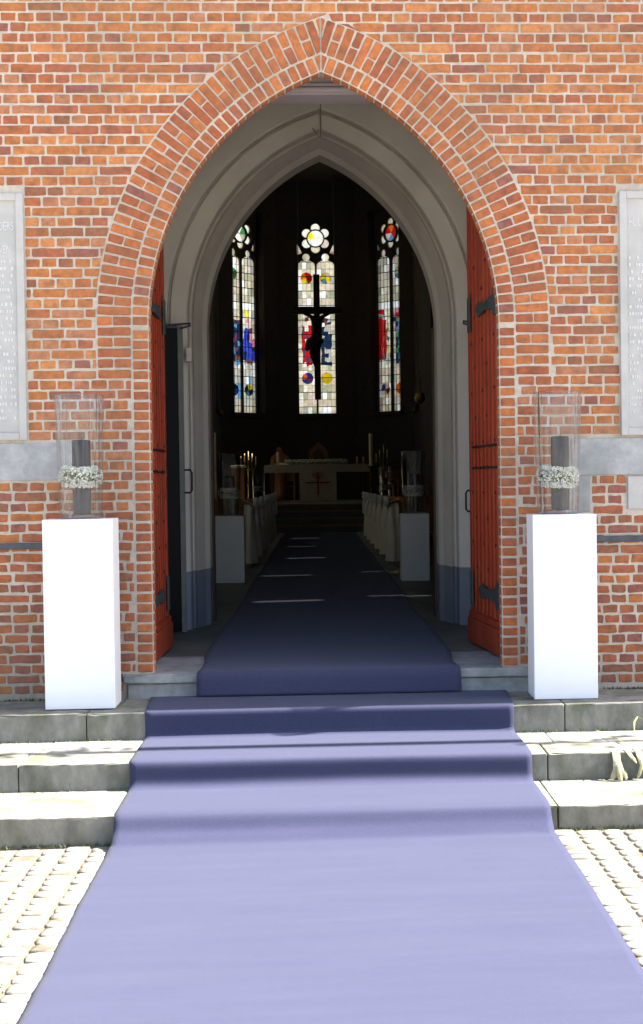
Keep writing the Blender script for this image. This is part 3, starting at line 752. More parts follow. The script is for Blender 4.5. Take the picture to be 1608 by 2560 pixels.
# ------------------------------------------------------------------ nave and apse shell
NW, NZ, APY = 4.6, 11.6, 37.0
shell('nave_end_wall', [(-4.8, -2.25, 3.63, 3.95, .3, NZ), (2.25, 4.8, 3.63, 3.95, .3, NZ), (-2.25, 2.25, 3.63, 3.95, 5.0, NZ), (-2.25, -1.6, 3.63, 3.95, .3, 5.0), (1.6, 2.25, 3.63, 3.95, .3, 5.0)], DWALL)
# fill between the moulded arch and the nave face
q = MB(); P0 = arch_pts(IR + .004, IC, IZ, z0=.4, n=24); k_ = len(P0)
P1 = [((-1.65 if i < k_ // 2 else 1.65) if abs(x) > .95 or z < IZ + .255 else x * 1.8, z if z < IZ + .25 else 5.05) for i, (x, z) in enumerate(P0)]
for y_ in (3.605,): q.add([(x, y_, z) for x, z in P0] + [(x, y_, z) for x, z in P1], [(i, i + 1, k_ + i + 1, k_ + i) for i in range(k_ - 1)])
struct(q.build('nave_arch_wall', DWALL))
BAYS = [6.4, 10.65, 15.1, 19.5, 23.7]
def side_wall(sx):
    q = MB(); x0, x1 = sorted((sx * NW, sx * (NW + .3))); panes = []
    y = 3.46
    for k, yb in enumerate(BAYS):
        w1, w2 = (.17, .10) if k % 2 else (.22, .12)
        if sx < 0:
            q.box(x0, x1, y, yb - .8, .3, NZ); q.box(x0, x1, yb - .8, yb + .8, .3, 3.6); q.box(x0, x1, yb - .8, yb + .8, 9.6, NZ); y = yb + .8; panes.append((yb - .8, yb + .8, 3.6, 9.6)); continue  # wide unseen openings on the left, added to fill the nave with soft light
        za = [(6.2, 7.4), (6.35, 7.5), (6.1, 7.2), (6.3, 7.3), (6.2, 7.3)][k]; zb = [(4.75, 5.95), (4.85, 5.9), (4.6, 5.9), (4.9, 5.8), (4.8, 5.7)][k]
        for a, c, (u0, u1) in ((yb - .25, yb - .25 + w1, za), (yb + .16, yb + .16 + w2, zb)):
            q.box(x0, x1, y, a, .3, NZ); q.box(x0, x1, a, c, .3, u0); q.box(x0, x1, a, c, u1, NZ); y = c; panes.append((a, c, u0, u1))
    q.box(x0, x1, y, 29, .3, NZ)
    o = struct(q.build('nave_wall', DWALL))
    for a, c, u0, u1 in panes:
        p = MB(); xx = sx * (NW + .2); p.add([(xx, a, u0), (xx, c, u0), (xx, c, u1), (xx, a, u1)], [(0, 1, 2, 3)])
        p.build('unseen_window_glass', NAVEGLASS if sx > 0 else PN['cream'], o)
side_wall(1); side_wall(-1)
shell('nave_ceiling', [(-5, 5, 3.4, 39, NZ, NZ + .3)], DWALL)
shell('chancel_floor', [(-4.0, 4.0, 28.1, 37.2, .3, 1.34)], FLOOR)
cs = thing('chancel_steps', 'four low steps with warm wooden edges leading up to the altar', 'steps', (0, 27.4, FL))
for i in range(4):
    z1 = FL + .1785 * (i + 1); y0 = 26.9 + i * .3
    q = MB(); q.box(-3.9, 3.9, y0, 28.1, z1 - .1785, z1 - .03); q.build('step', FLOOR, cs)
    q = MB(); q.box(-3.9, 3.9, y0 - .02, 28.1 if i == 3 else y0 + .35, z1 - .03, z1 + (.002 if i == 3 else 0)); q.build('step_nosing', FWOOD, cs)
# apse: five faces of an octagon
S = 2.5; h_ = S / 2; k45 = S * math.sqrt(.5)
pts = [(-h_ - k45, APY - k45 - S), (-h_ - k45, APY - k45), (-h_, APY), (h_, APY), (h_ + k45, APY - k45), (h_ + k45, APY - k45 - S)]
apse = []
WH, WW, SILL = 6.42, .66, 4.12       # window height, half width, sill height
def face(a, c, has_win=True):
    a, c = Vector((*a, 0)), Vector((*c, 0)); d = (c - a); Ln = d.length; d.normalize(); nin = Vector((d.y, -d.x, 0)); ctr = (a + c) / 2   # nin: towards inside
    q = MB()
    def bx(s0, s1, z0, z1, t0=0., t1=.6):
        v = [tuple(ctr + d * s_ - nin * t_ + Vector((0, 0, z_))) for z_ in (z0, z1) for s_, t_ in ((s0, t0), (s1, t0), (s1, t1), (s0, t1))]
        q.add(v, [(0, 1, 2, 3), (4, 5, 6, 7), (0, 1, 5, 4), (1, 2, 6, 5), (2, 3, 7, 6), (3, 0, 4, 7)])
    hl = Ln / 2 + .0
    if has_win:
        bx(-hl, -WW, .3, NZ); bx(WW, hl, .3, NZ); bx(-WW, WW, .3, SILL); bx(-WW, WW, SILL + WH, NZ)
        bx(-WW - .1, WW + .1, SILL - .12, SILL, -.12, -.001)
    else: bx(-hl, hl, .3, NZ)
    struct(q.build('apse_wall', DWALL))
    return ctr, d, nin
faces = [face(pts[i], pts[i + 1]) for i in range(5)]
YC = pts[0][1]
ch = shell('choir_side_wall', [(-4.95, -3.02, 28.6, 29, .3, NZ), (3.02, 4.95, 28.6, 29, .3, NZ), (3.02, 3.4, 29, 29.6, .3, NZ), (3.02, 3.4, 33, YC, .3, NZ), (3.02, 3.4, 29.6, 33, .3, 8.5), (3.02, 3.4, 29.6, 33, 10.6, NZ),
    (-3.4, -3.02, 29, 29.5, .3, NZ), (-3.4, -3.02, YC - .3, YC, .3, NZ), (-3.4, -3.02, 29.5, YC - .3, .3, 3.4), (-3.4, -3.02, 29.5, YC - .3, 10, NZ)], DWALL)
p = MB(); p.add([(-3.2, 29.5, 3.4), (-3.2, YC - .3, 3.4), (-3.2, YC - .3, 10), (-3.2, 29.5, 10)], [(0, 1, 2, 3)]); p.build('unseen_window_glass', PN['cream'], ch)  # unseen left opening, added to bring skylight onto the altar
p = MB(); p.add([(3.2, 29.6, 8.5), (3.2, 33, 8.5), (3.2, 33, 10.6), (3.2, 29.6, 10.6)], [(0, 1, 2, 3)]); p.build('unseen_window_glass', CLEARP, ch)  # unseen high opening, added to let sun strike the opposite choir wall
shell('choir_bounce_panel', [(-3.018, -3.0, 29.02, YC, 1.34, 3.38)], PLAST)  # pale unseen panel, added to bounce that sun towards the altar
shell('apse_sun_blocker', [(7, 12, 34.6, 44, 0, 17)], DWALL)  # unseen box, added to keep direct sun off the right apse window

# ------------------------------------------------------------------ stained glass
def circ(cx_, cz_, r_, n_=24): return [(cx_ + r_ * math.cos(2 * PI * i / n_), cz_ + r_ * math.sin(2 * PI * i / n_)) for i in range(n_)]
def lancet_poly(cx_, hw, vs):
    r_ = .125; nk = .075
    P = [(cx_ - hw, .0), (cx_ + hw, .0), (cx_ + hw, vs - .18)]
    P += [(cx_ + hw - (hw - nk) * (1 - math.cos(a)), vs - .18 + .18 * math.sin(a)) for a in [PI / 2 * i / 5 for i in range(1, 6)]]
    P += [(cx_ + r_ * math.cos(a), vs + .10 + r_ * math.sin(a)) for a in [-.9 + (PI + 1.8) * i / 12 for i in range(13)]]
    P += [(cx_ - hw + (hw - nk) * (1 - math.cos(a)), vs - .18 + .18 * math.sin(a)) for a in [PI / 2 * i / 5 for i in range(5, 0, -1)]]
    P += [(cx_ - hw, vs - .18)]
    return P
LW, LX, VS = .283, .312, 4.99
RZ, RC = 5.70, .262
def petal(k):
    a = PI / 2 + k * PI / 3; px, pz = .335 * math.cos(a), RZ + .335 * math.sin(a); out = []
    for (x, z) in circ(px, pz, .148, 20):
        dx, dz = x, z - RZ; r_ = math.hypot(dx, dz)
        if r_ < RC + .03: x, z = dx / r_ * (RC + .03), RZ + dz / r_ * (RC + .03)
        out.append((x, z))
    return out
HOLESP = [lancet_poly(-LX, LW, VS), lancet_poly(LX, LW, VS), circ(0, RZ, RC, 28)] + [petal(k) for k in range(6)]
HOLESP += [[(s * .60, 5.17), (s * .60, 5.52), (s * .55, 5.46), (s * .44, 5.22)] for s in (-1, 1)]
def tracery_mesh():
    cu = bpy.data.curves.new('tracery', 'CURVE'); cu.dimensions = '2D'; cu.fill_mode = 'BOTH'; cu.extrude = .06
    for P in [[(-WW, 0), (WW, 0), (WW, WH), (-WW, WH)]] + HOLESP:
        sp_ = cu.splines.new('POLY'); sp_.points.add(len(P) - 1)
        for i, (x, z) in enumerate(P): sp_.points[i].co = (x, z, 0, 1)
        sp_.use_cyclic_u = True
    # holes must not touch the border
    o = bpy.data.objects.new('tmp', cu); COL.objects.link(o); dg = bpy.context.evaluated_depsgraph_get(); dg.update()
    me = bpy.data.meshes.new_from_object(o.evaluated_get(dg)); bpy.data.objects.remove(o)
    me.transform(Matrix.Rotation(PI / 2, 4, 'X')); me.materials.clear(); me.materials.append(TRAC); me.name = 'tracery'
    return me
HOLESP[0] = [(x, max(z, .02)) for x, z in HOLESP[0]]; HOLESP[1] = [(x, max(z, .02)) for x, z in HOLESP[1]]
TRME = tracery_mesh()
# saddle bars + leads
def leads_mesh(fig):
    q = MB()
    for s in (-1, 1):
        for i in range(11):
            v_ = .47 * i + .24
            if v_ < VS: q.box(s * LX - LW, s * LX + LW, -.03, -.002, v_ - .011, v_ + .011)
        for i in range(1, 4): 
            x = s * LX - LW + 2 * LW * i / 4; q.box(x - .0035, x + .0035, -.02, -.001, 0, VS)
        for i in range(21): q.box(s * LX - LW, s * LX + LW, -.022, -.001, .2353 * i + .005 - .005, .2353 * i + .005 + .004)
    P = circ(0, RZ, RC + .012, 28); q.tube([(x, -.03, z) for x, z in P] + [(P[0][0], -.03, P[0][1])], .018, 6)
    me = q.build('tmp', LEAD); m_ = me.data; bpy.data.objects.remove(me); return m_
LEADME = leads_mesh(None)
NEUT = ['cream', 'cream', 'beige', 'beige', 'grey', 'rose', 'white', 'olive', 'olive']
def stained(ctr, d, nin, label, design, seed, dim=0, discs={}):
    rr = random.Random(seed)
    t = thing('stained_glass_window', label, 'window', (ctr.x - nin.x * .38, ctr.y - nin.y * .38, SILL))
    ang = math.atan2(d.y, d.x); t.rotation_euler = (0, 0, ang)
    for nm, me_ in (('tracery', TRME), ('lead_lattice', LEADME)):
        o = bpy.data.objects.new(nm, me_); COL.objects.link(o); o.parent = t
    def pane(poly, c):
        q = MB(); q.add([(x, .02 + rr.uniform(-.002, .002), z) for x, z in poly], [tuple(range(len(poly)))])
        o = q.build('pane', PN[c], None, fix=False); o.parent = t
    ROW = .2353; F0, F1 = 6, 14          # rows 6..13 hold the standing figures
    for s in (-1, 1):
        for i in range(22):
            if F0 <= i < F1: continue
            for j in range(4):
                x0, x1 = s * LX - LW + 2 * LW * j / 4, s * LX - LW + 2 * LW * (j + 1) / 4; z0, z1 = ROW * i, ROW * (i + 1)
                if z0 > VS + .05 and j in (0, 3): continue
                if i == 21: z1 += .1
                v_ = (z0 + z1) / 2
                pane([(x0, z0), (x1, z0), (x1, z1), (x0, z1)], 'bright' if rr.random() < .05 or (i == 14 and rr.random() < .6) else rr.choice(['grey', 'grey', 'olive', 'beige', 'sky']) if v_ < dim else rr.choice(NEUT))
        # figure zone: a jittered mesh of small panes
        nc, nr = 5, 13; gv = {}
        for a in range(nr + 1):
            for b_ in range(nc + 1):
                jx = 0 if b_ in (0, nc) else rr.uniform(-.3, .3) * 2 * LW / nc; jz = 0 if a in (0, nr) else rr.uniform(-.35, .35) * (F1 - F0) * ROW / nr
                gv[a, b_] = (s * LX - LW + 2 * LW * b_ / nc + jx, F0 * ROW + (F1 - F0) * ROW * a / nr + jz)
        for a in range(nr):
            for b_ in range(nc):
                P = [gv[a, b_], gv[a, b_ + 1], gv[a + 1, b_ + 1], gv[a + 1, b_]]
                pane(P, design(s, sum(p[0] for p in P) / 4 - s * LX, sum(p[1] for p in P) / 4, rr) or rr.choice(NEUT))
        for (dz_, key) in ((4.42, 'top'), (1.17 if dim == 0 else .75, 'low')):
            cols = discs.get((s, key))
            if cols:
                for k in range(4):
                    a0 = k * PI / 2 + .3
                    P = [(s * LX, dz_)] + [(s * LX + .19 * math.cos(a0 + PI / 8 * q_), dz_ + .19 * math.sin(a0 + PI / 8 * q_)) for q_ in range(5)]
                    q = MB(); q.add([(x, .012, z) for x, z in P], [tuple(range(len(P)))]); o = q.build('pane', PN[cols[k % len(cols)]], None, fix=False); o.parent = t
    for k in range(6): pane(petal(k), rr.choice(['cream', 'white', 'rose', 'cream']))
    for k in range(6):
        a0, a1 = k * PI / 3, (k + 1) * PI / 3
        pane([(0, RZ)] + [(RC * math.cos(a0 + (a1 - a0) * i / 4), RZ + RC * math.sin(a0 + (a1 - a0) * i / 4)) for i in range(5)], design(0, 0, k, rr))
    for s in (-1, 1): pane([(s * .63, 5.15), (s * .63, 5.55), (s * .53, 5.5), (s * .42, 5.2)], rr.choice(['cream', 'rose']))
    return t
def des_mid(s, u, v, rr):
    if s == 0: return ['white', 'bright', 'yellow', 'white', 'bright', 'white'][v]
    hw = .10 if v > 2.95 else .19 if v > 2.3 else .21 - .03 * (2.3 - v)
    if abs(u) < hw and 1.62 < v < 3.2:
        if s < 0:
            if v > 2.92: return rr.choice(['rose', 'plum', 'brown', 'rose'])
            if v > 2.25 and abs(u) < .09: return rr.choice(['white', 'rose', 'red', 'white', 'plum'])
            return rr.choice(['red', 'red', 'red', 'plum'])
        if v > 2.8: return rr.choice(['white', 'navy', 'brown', 'rose'])
        return rr.choice(['navy', 'navy', 'navy', 'navy', 'grey'])
    return None
def des_right(s, u, v, rr):
    if s == 0: return ['red', 'orange', 'red', 'rose', 'sky', 'red'][v]
    if s < 0:
        if -.24 < u < .10 and v > 1.7: return rr.choice(['red', 'red', 'red', 'plum']) if v < 2.85 else rr.choice(['sky', 'white', 'red', 'grey'])
        if v < 1.75: return rr.choice(['white', 'grey', 'white'])
        if u > .1: return rr.choice(['white', 'white', 'yellow', 'green', 'cream'])
    elif abs(u) < .22 and v > 1.6: return rr.choice(['navy', 'navy', 'green', 'sky']) if v < 2.5 else rr.choice(['white', 'green', 'pink', 'red', 'navy', 'sky'])
    return None
def des_left(s, u, v, rr):
    if s == 0: return ['green', 'white', 'sky', 'bright', 'white', 'olive'][v]
    if s < 0:
        if v < 1.7: return rr.choice(['sky', 'white', 'grey'])
        if v < 3.0: return rr.choice(['brown', 'plum', 'navy', 'navy', 'sky'])
    else:
        if v < 1.75: return rr.choice(['white', 'grey', 'brown'])
        if v < 2.75 and abs(u) < .25 - .1 * max(0, v - 2.3): return rr.choice(['blue', 'blue', 'blue', 'navy']) if u < .05 or v < 2.2 else rr.choice(['pink', 'pink', 'plum'])
        if v >= 2.75 and abs(u) < .16: return rr.choice(['white', 'pink', 'yellow', 'rose'])
    return None
GW = 'apse stained glass windows'
stained(*faces[1], 'left apse stained glass window with blue robed figure and dim blue base', des_left, 5, 1.4, {(-1, 'top'): ['green', 'yellow', 'white', 'green'], (-1, 'low'): ['navy', 'blue'], (1, 'low'): ['yellow', 'navy', 'sky', 'navy']})
stained(*faces[2], 'centre apse stained glass window behind the crucifix, red robed figure on its left', des_mid, 2, 0, {(-1, 'top'): ['red', 'orange', 'yellow', 'red'], (1, 'top'): ['white', 'yellow', 'sky', 'yellow'], (-1, 'low'): ['blue', 'orange', 'blue', 'plum'], (1, 'low'): ['yellow']})
stained(*faces[3], 'right apse stained glass window with red roundel and red robed figure', des_right, 9, .01, {(1, 'top'): ['green', 'white', 'sky', 'green'], (-1, 'low'): ['white', 'blue', 'white', 'plum'], (1, 'low'): ['orange']})
stained(*faces[0], 'narrow sliver of side stained glass seen steeply beside the left apse window', lambda s, u, v, rr: 'olive' if s else 'cream', 11, 3)
stained(*faces[4], 'side stained glass window on the far right of the apse, seen edge on', lambda s, u, v, rr: 'olive' if s else 'cream', 12, 3)

# ------------------------------------------------------------------ crucifix
cx = thing('crucifix', 'large dark hanging crucifix silhouetted against the centre stained glass window', 'crucifix', (0, 29, 4.12))
q = MB(); q.box(-.085, .085, 29, 29.09, 4.12, 7.46, 0, .01); q.build('upright', DWOOD, cx)
q = MB(); q.box(-.68, .68, 28.985, 29.075, 6.40, 6.60, 0, .01); q.build('crossbeam', DWOOD, cx)
def skin(name, V, E, rad, m_, parent, sub=1):
    bm = bmesh.new(); ly = bm.verts.layers.skin.verify(); vs_ = []
    for i, p in enumerate(V):
        v_ = bm.verts.new(p); r_ = rad[i]; v_[ly].radius = r_ if isinstance(r_, tuple) else (r_, r_); v_[ly].use_root = i == 0; vs_.append(v_)
    for a, c in E: bm.edges.new((vs_[a], vs_[c]))
    me = bpy.data.meshes.new(name); bm.to_mesh(me); bm.free(); me.materials.append(m_)
    o = bpy.data.objects.new(name, me); COL.objects.link(o); o.modifiers.new('skin', 'SKIN'); s_ = o.modifiers.new('sub', 'SUBSURF'); s_.levels = sub; s_.render_levels = sub
    if parent: adopt(o, parent)
    return o
yb = 28.93
V = [(-.03, yb, 5.72), (-.02, yb - .03, 5.95), (0, yb - .04, 6.18), (.0, yb - .05, 6.33), (-.02, yb - .09, 6.40), (-.03, yb - .10, 6.50),
     (-.17, yb - .01, 6.33), (-.36, yb, 6.42), (-.56, yb, 6.50), (.17, yb - .01, 6.33), (.36, yb, 6.42), (.56, yb, 6.50),
     (-.10, yb - .02, 5.62), (-.15, yb - .12, 5.32), (-.03, yb - .02, 4.98), (-.02, yb - .08, 4.88), (.05, yb - .02, 5.60), (-.04, yb - .11, 5.32), (.02, yb - .02, 4.98), (.01, yb - .08, 4.88), (-.63, yb, 6.53), (.63, yb, 6.53)]
E = [(0, 1), (1, 2), (2, 3), (3, 4), (4, 5), (2, 6), (6, 7), (7, 8), (8, 20), (2, 9), (9, 10), (10, 11), (11, 21), (0, 12), (12, 13), (13, 14), (14, 15), (0, 16), (16, 17), (17, 18), (18, 19)]
rad = [(.15, .10), (.135, .09), (.15, .10), .06, .07, .08, .055, .042, .032, .055, .042, .032, .10, .085, .06, .05, .10, .085, .06, .05, .035, .035]
skin('carved_figure', V, E, rad, DWOOD, cx)
q = MB(); q.tube([(-.30, yb - .02, 5.42), (-.20, yb - .04, 5.62), (-.02, yb - .05, 5.70), (.12, yb - .01, 5.60)], [.05, .13, .17, .10], 8); q.build('loincloth', DWOOD, cx, smooth=True)
for s in (-.5, .5):
    q = MB(); q.tube([(s, 29.03, 6.6), (s * .9, 29.03, NZ)], .012, 6); q.build('chain', IRONB, cx)

# ------------------------------------------------------------------ pedestals and what stands on them
def pedestal(wd, dp_, ht, label, loc, rz, group):
    t = thing('pedestal', label, 'pedestal', (0, 0, 0), group)
    q = MB(); q.box(-wd / 2, wd / 2, -dp_ / 2, dp_ / 2, .004, ht, 0, .004); q.build('column', WHITE, t)
    q = MB(); q.box(-wd / 2 + .01, wd / 2 - .01, -dp_ / 2 + .01, dp_ / 2 - .01, 0, .004); q.build('foot_gasket', IRONG, t)
    t.location = loc; t.rotation_euler = (0, 0, rz); return t
GP = 'white display pedestals flanking the carpet'
PH = 1.668 - LAND
peds = [((-1.583, -.325, LAND), 0.008), ((1.523, -.312, LAND), -.010)]
pedestal(.440, .30, PH + .004, 'tall white pedestal on the landing left of the doorway', *peds[0], GP)
pedestal(.412, .30, PH - .008, 'tall white pedestal on the landing right of the doorway', *peds[1], GP)
inner = [((-1.185, 8.80, FL), 0.), ((1.166, 8.66, FL), 0.), ((-1.50, 26.0, FL), 0.), ((1.62, 26.0, FL), 0.)]
pedestal(.382, .36, .850, 'shorter pedestal inside the church left of the aisle carpet', *inner[0], GP)
pedestal(.355, .36, .852, 'shorter pedestal inside the church right of the aisle carpet', *inner[1], GP)
pedestal(.382, .36, .850, 'white pedestal by the chancel steps behind the left pews', *inner[2], GP)
pedestal(.382, .36, .850, 'white pedestal by the chancel steps behind the right pews', *inner[3], GP)
def vase_proto():
    t = thing('glass_vase', 'x', 'vase', (0, 0, 0))
    H = .79; r0, r1 = .137, .158; th_ = .005
    outp = [(r0 + (r1 - r0) * (z / H), z) for z in (.026, .2, .4, .6, H - .003)] + [(r1 - th_ / 2, H)]
    inp = [(r0 + (r1 - r0) * (z / H) - th_, z) for z in (H - .003, .6, .4, .2, .026)]
    q = MB(); q.lathe(outp, 64); q.build('cylinder', GLASS, t, smooth=True, fix=False)
    q = MB(); q.lathe(inp, 64); q.build('inner_surface', GLASS, t, smooth=True, fix=False)
    q = MB(); q.lathe([(r1 - .002 + .003 * math.cos(a), H + .003 * math.sin(a)) for a in [2 * PI * k / 8 for k in range(8)]], 64, close=True); q.build('rim', GLASSB, t, smooth=True)
    q = MB(); q.lathe([(0.001, .001), (r0 - .012, .0), (r0 - .002, .006), (r0, .014), (r0 + .001, .0255), (.001, .0255)], 64); q.build('base', GLASSB, t, smooth=True)
    return t
def candle_proto():
    t = thing('pillar_candle', 'x', 'candle', (0, 0, 0))
    q = MB(); q.lathe([(.001, .0), (.056, .0), (.0575, .006), (.059, .10), (.0585, .3), (.0595, .470), (.055, .478), (.03, .474), (.001, .472)], 40); q.build('wax', DCANDLE, t, smooth=True)
    q = MB(); q.tube([(0, 0, .470), (.002, 0, .485), (.005, 0, .494)], .0025, 6); q.build('wick', IRONB, t)
    return t
def wreath_proto(seed, n_):
    rr = random.Random(seed)
    t = thing('flower_wreath', 'x', 'wreath', (0, 0, 0))
    q = MB(); ns = 36
    P = [(.098 * math.cos(2 * PI * i / ns), .098 * math.sin(2 * PI * i / ns), .0) for i in range(ns + 1)]
    q.tube(P, .013, 8, cap=False); q.build('stem_ring', GREEN, t, smooth=True)
    st_ = MB()
    for _ in range(260):
        a = rr.uniform(0, 2 * PI); b_ = rr.uniform(-PI, PI); c0 = Vector((.098 * math.cos(a), .098 * math.sin(a), 0)); a2 = a + rr.gauss(0, .2); rd = .1 + .03 * math.cos(b_)
        st_.tube([c0, (rd * math.cos(a2), rd * math.sin(a2), .052 * math.sin(b_))], .0011, 3, cap=False)
    o = st_.build('stems', GREEN, t, fix=False); o['kind'] = 'stuff'
    f_ = MB()
    for _ in range(n_):
        a = rr.uniform(0, 2 * PI); b_ = rr.uniform(-PI, PI); r_ = rr.uniform(.55, 1.) ** .5
        z = .068 * r_ * math.sin(b_); rad_ = min(.1385, .1 + .041 * r_ * math.cos(b_))
        p = Vector((rad_ * math.cos(a), rad_ * math.sin(a), z)); s_ = rr.uniform(.004, .0085)
        # each blossom: a tiny six-sided double cone
        ax = Vector((rr.gauss(0, 1), rr.gauss(0, 1), rr.gauss(0, 1))).normalized(); o1 = ax.orthogonal().normalized(); o2 = ax.cross(o1)
        ring_ = [p + (o1 * math.cos(k * PI / 2.5) + o2 * math.sin(k * PI / 2.5)) * s_ for k in range(5)]
        f_.add([p + ax * s_ * .8, *ring_, p - ax * s_ * .8], [(0, 1 + k, 1 + (k + 1) % 5) for k in range(5)] + [(6, 1 + (k + 1) % 5, 1 + k) for k in range(5)])
    o = f_.build('blossoms', PETAL, t, fix=False); o['kind'] = 'stuff'
    return t
vp, cp = vase_proto(), candle_proto()
wps = [wreath_proto(21, 2300), wreath_proto(22, 2300)]
spots = [(peds[0][0], LAND + PH + .004, 'left of the doorway outside'), (peds[1][0], LAND + PH - .008, 'right of the doorway outside'),
         (inner[0][0], FL + .850, 'left of the aisle just inside the church'), (inner[1][0], FL + .852, 'right of the aisle just inside the church'),
         (inner[2][0], FL + .85, 'by the chancel behind the left pews'), (inner[3][0], FL + .85, 'by the chancel behind the right pews')]
for i, ((x, y, _), z, where) in enumerate(spots):
    x += [.002, -.018, -.0, .0, 0, 0][i]; dy = 0
    wz = [.272, .243, .29, .29, .28, .28][i]
    for proto, nm, dz, dx, gr in ((vp, 'clear glass vase on the white pedestal ', .0005, 0, 'glass cylinder vases'), (cp, 'charcoal candle in the vase ', .027, (.008 if i == 0 else .016), 'dark pillar candles'), (wps[i % 2], 'ring of tiny white blossoms in the vase ', wz, 0, "white flower rings")):
        lab = nm + where
        if i == 0 or (i == 1 and proto is wps[1]): t = proto; t['label'] = lab; t['group'] = gr; t.location = (x + dx, y + dy, z + dz)
        else: t = dup(proto, (x + dx, y + dy, z + dz), R.uniform(0, 6) if proto is not cp else 0, lab, gr)
        if proto in wps and i in (0, 1): t.rotation_euler = (math.radians(3), math.radians(2 - 4 * i), 1.3 * i)

# ------------------------------------------------------------------ pews, covers
def pew_proto():
    t = thing('pew', 'x', 'pew', (0, 0, 0))
    q = MB(); q.box(.05, 3.2, -.20, .22, .42, .455, 0, .006); q.build('seat', PWOOD, t)
    q = MB(); q.box(.05, 3.2, .23, .26, .40, .84).box(.02, 3.2, .215, .29, .84, .885, 0, .012); q.build('backrest', PWOOD, t)
    for x in (0, 3.2):
        poly = [(-.24, .02), (.30, .02), (.30, .93), (.26, .97), (.16, .95), (.12, .72), (-.10, .66), (-.22, .62), (-.26, .5)]
        k = len(poly); q = MB(); q.add([(x, a, z) for a, z in poly] + [(x + .05, a, z) for a, z in poly], [tuple(range(k)), tuple(range(k, 2 * k))] + [(i, (i + 1) % k, k + (i + 1) % k, k + i) for i in range(k)]); q.build('pew_end', PWOOD, t)
    q = MB(); q.box(.1, 3.15, .42, .55, .14, .17, 0, .005); q.build('kneeler', PWOOD, t)
    return t
pp = pew_proto()
ordn = ['front', 'second', 'third', 'fourth', 'fifth', 'sixth', 'seventh', 'eighth', 'ninth', 'tenth', 'eleventh', 'twelfth']
NP = 12
q = MB(); q.box(-4.5, -1.08, 11.9, 25.6, FL - .01, FL + .018).box(1.08, 4.5, 11.9, 25.6, FL - .01, FL + .018); struct(q.build('pew_platform_floor', FWOOD))
def cover_mesh(seed):
    rr = random.Random(seed); q = MB(); nu, nv = 34, 14; v = []
    # U-shaped cloth: near flap, aisle side, far flap (x towards the aisle is negative)
    for j in range(nv + 1):
        z = .015 + (.90) * j / nv; flare = 1 + .25 * (1 - j / nv)
        for i in range(nu + 1):
            u = i / nu
            if u < .25: p = Vector((.10 - .14 * u / .25, -.27)); nn = Vector((0, -1))
            elif u < .75: p = Vector((-.04, -.27 + .56 * (u - .25) / .5)); nn = Vector((-1, 0))
            else: p = Vector((-.04 + .14 * (u - .75) / .25, .29)); nn = Vector((0, 1))
            a = (.012 + .02 * (1 - j / nv)) * math.sin(u * 30 + seed + .6 * math.sin(j * .4)) + (1 - j / nv) * .03
            if j > nv - 3: a -= .02 * (j - nv + 3)
            v.append((p.x + nn.x * a, p.y * (1 if j < nv else .5) + nn.y * a, z))
    q.add(v, [(j * (nu + 1) + i, j * (nu + 1) + i + 1, (j + 1) * (nu + 1) + i + 1, (j + 1) * (nu + 1) + i) for j in range(nv) for i in range(nu)])
    q.add([(-.05, -.14, .915), (.12, -.14, .985), (.12, .16, .985), (-.05, .16, .915)], [(0, 1, 2, 3)])
    return q
def cover_proto(seed):
    t = thing('pew_cover', 'x', 'pew cover', (0, 0, 0)); cover_mesh(seed).build('drape', CLOTH, t, smooth=True, fix=False)
    q = MB()
    for s in (-1, 1):
        q.tube([(-.06, 0, .90), (-.09, s * .08, .97), (-.08, s * .17, 1.0), (-.08, s * .15, .90), (-.06, 0, .89)], [.015, .035, .04, .035, .015], 7)
        q.tube([(-.07, 0, .88), (-.09, s * .05, .72), (-.10, s * .09, .52)], [.02, .03, .012], 6)
    q.tube([(-.06, -.03, .90), (-.10, 0, .90), (-.06, .03, .90)], .035, 8)
    q.build('bow', BOWM, t, smooth=True); return t
cvp = cover_proto(3); first_p = True; first_c = True
for side in (-1, 1):
    sn = 'left' if side < 0 else 'right'
    for i in range(NP):
        y = 12.75 + i * 1.06; loc = (side * 1.09, y, FL + .018); lab = '%s pew from the entrance on the %s side of the aisle, brown wood' % (ordn[i] if i else 'nearest', sn)
        # side -1 is turned by mirroring with a half turn so the ends still meet the aisle
        if first_p: o = pp; o.location = loc; o['label'] = lab; o['group'] = 'wooden pews along the aisle'; first_p = False
        else: o = dup(pp, loc, 0, lab, 'wooden pews along the aisle')
        o.scale = (side, 1, 1)
        if i % 2 == 0:
            lab = 'white cloth and bow draped over the aisle end of the %s %s pew' % (ordn[i] if i else 'nearest', sn)
            if first_c: o = cvp; o.location = loc; o['label'] = lab; o['group'] = 'white pew end drapes'; first_c = False
            else: o = dup(cvp, loc, 0, lab, 'white pew end drapes')
            o.scale = (side, 1, 1)

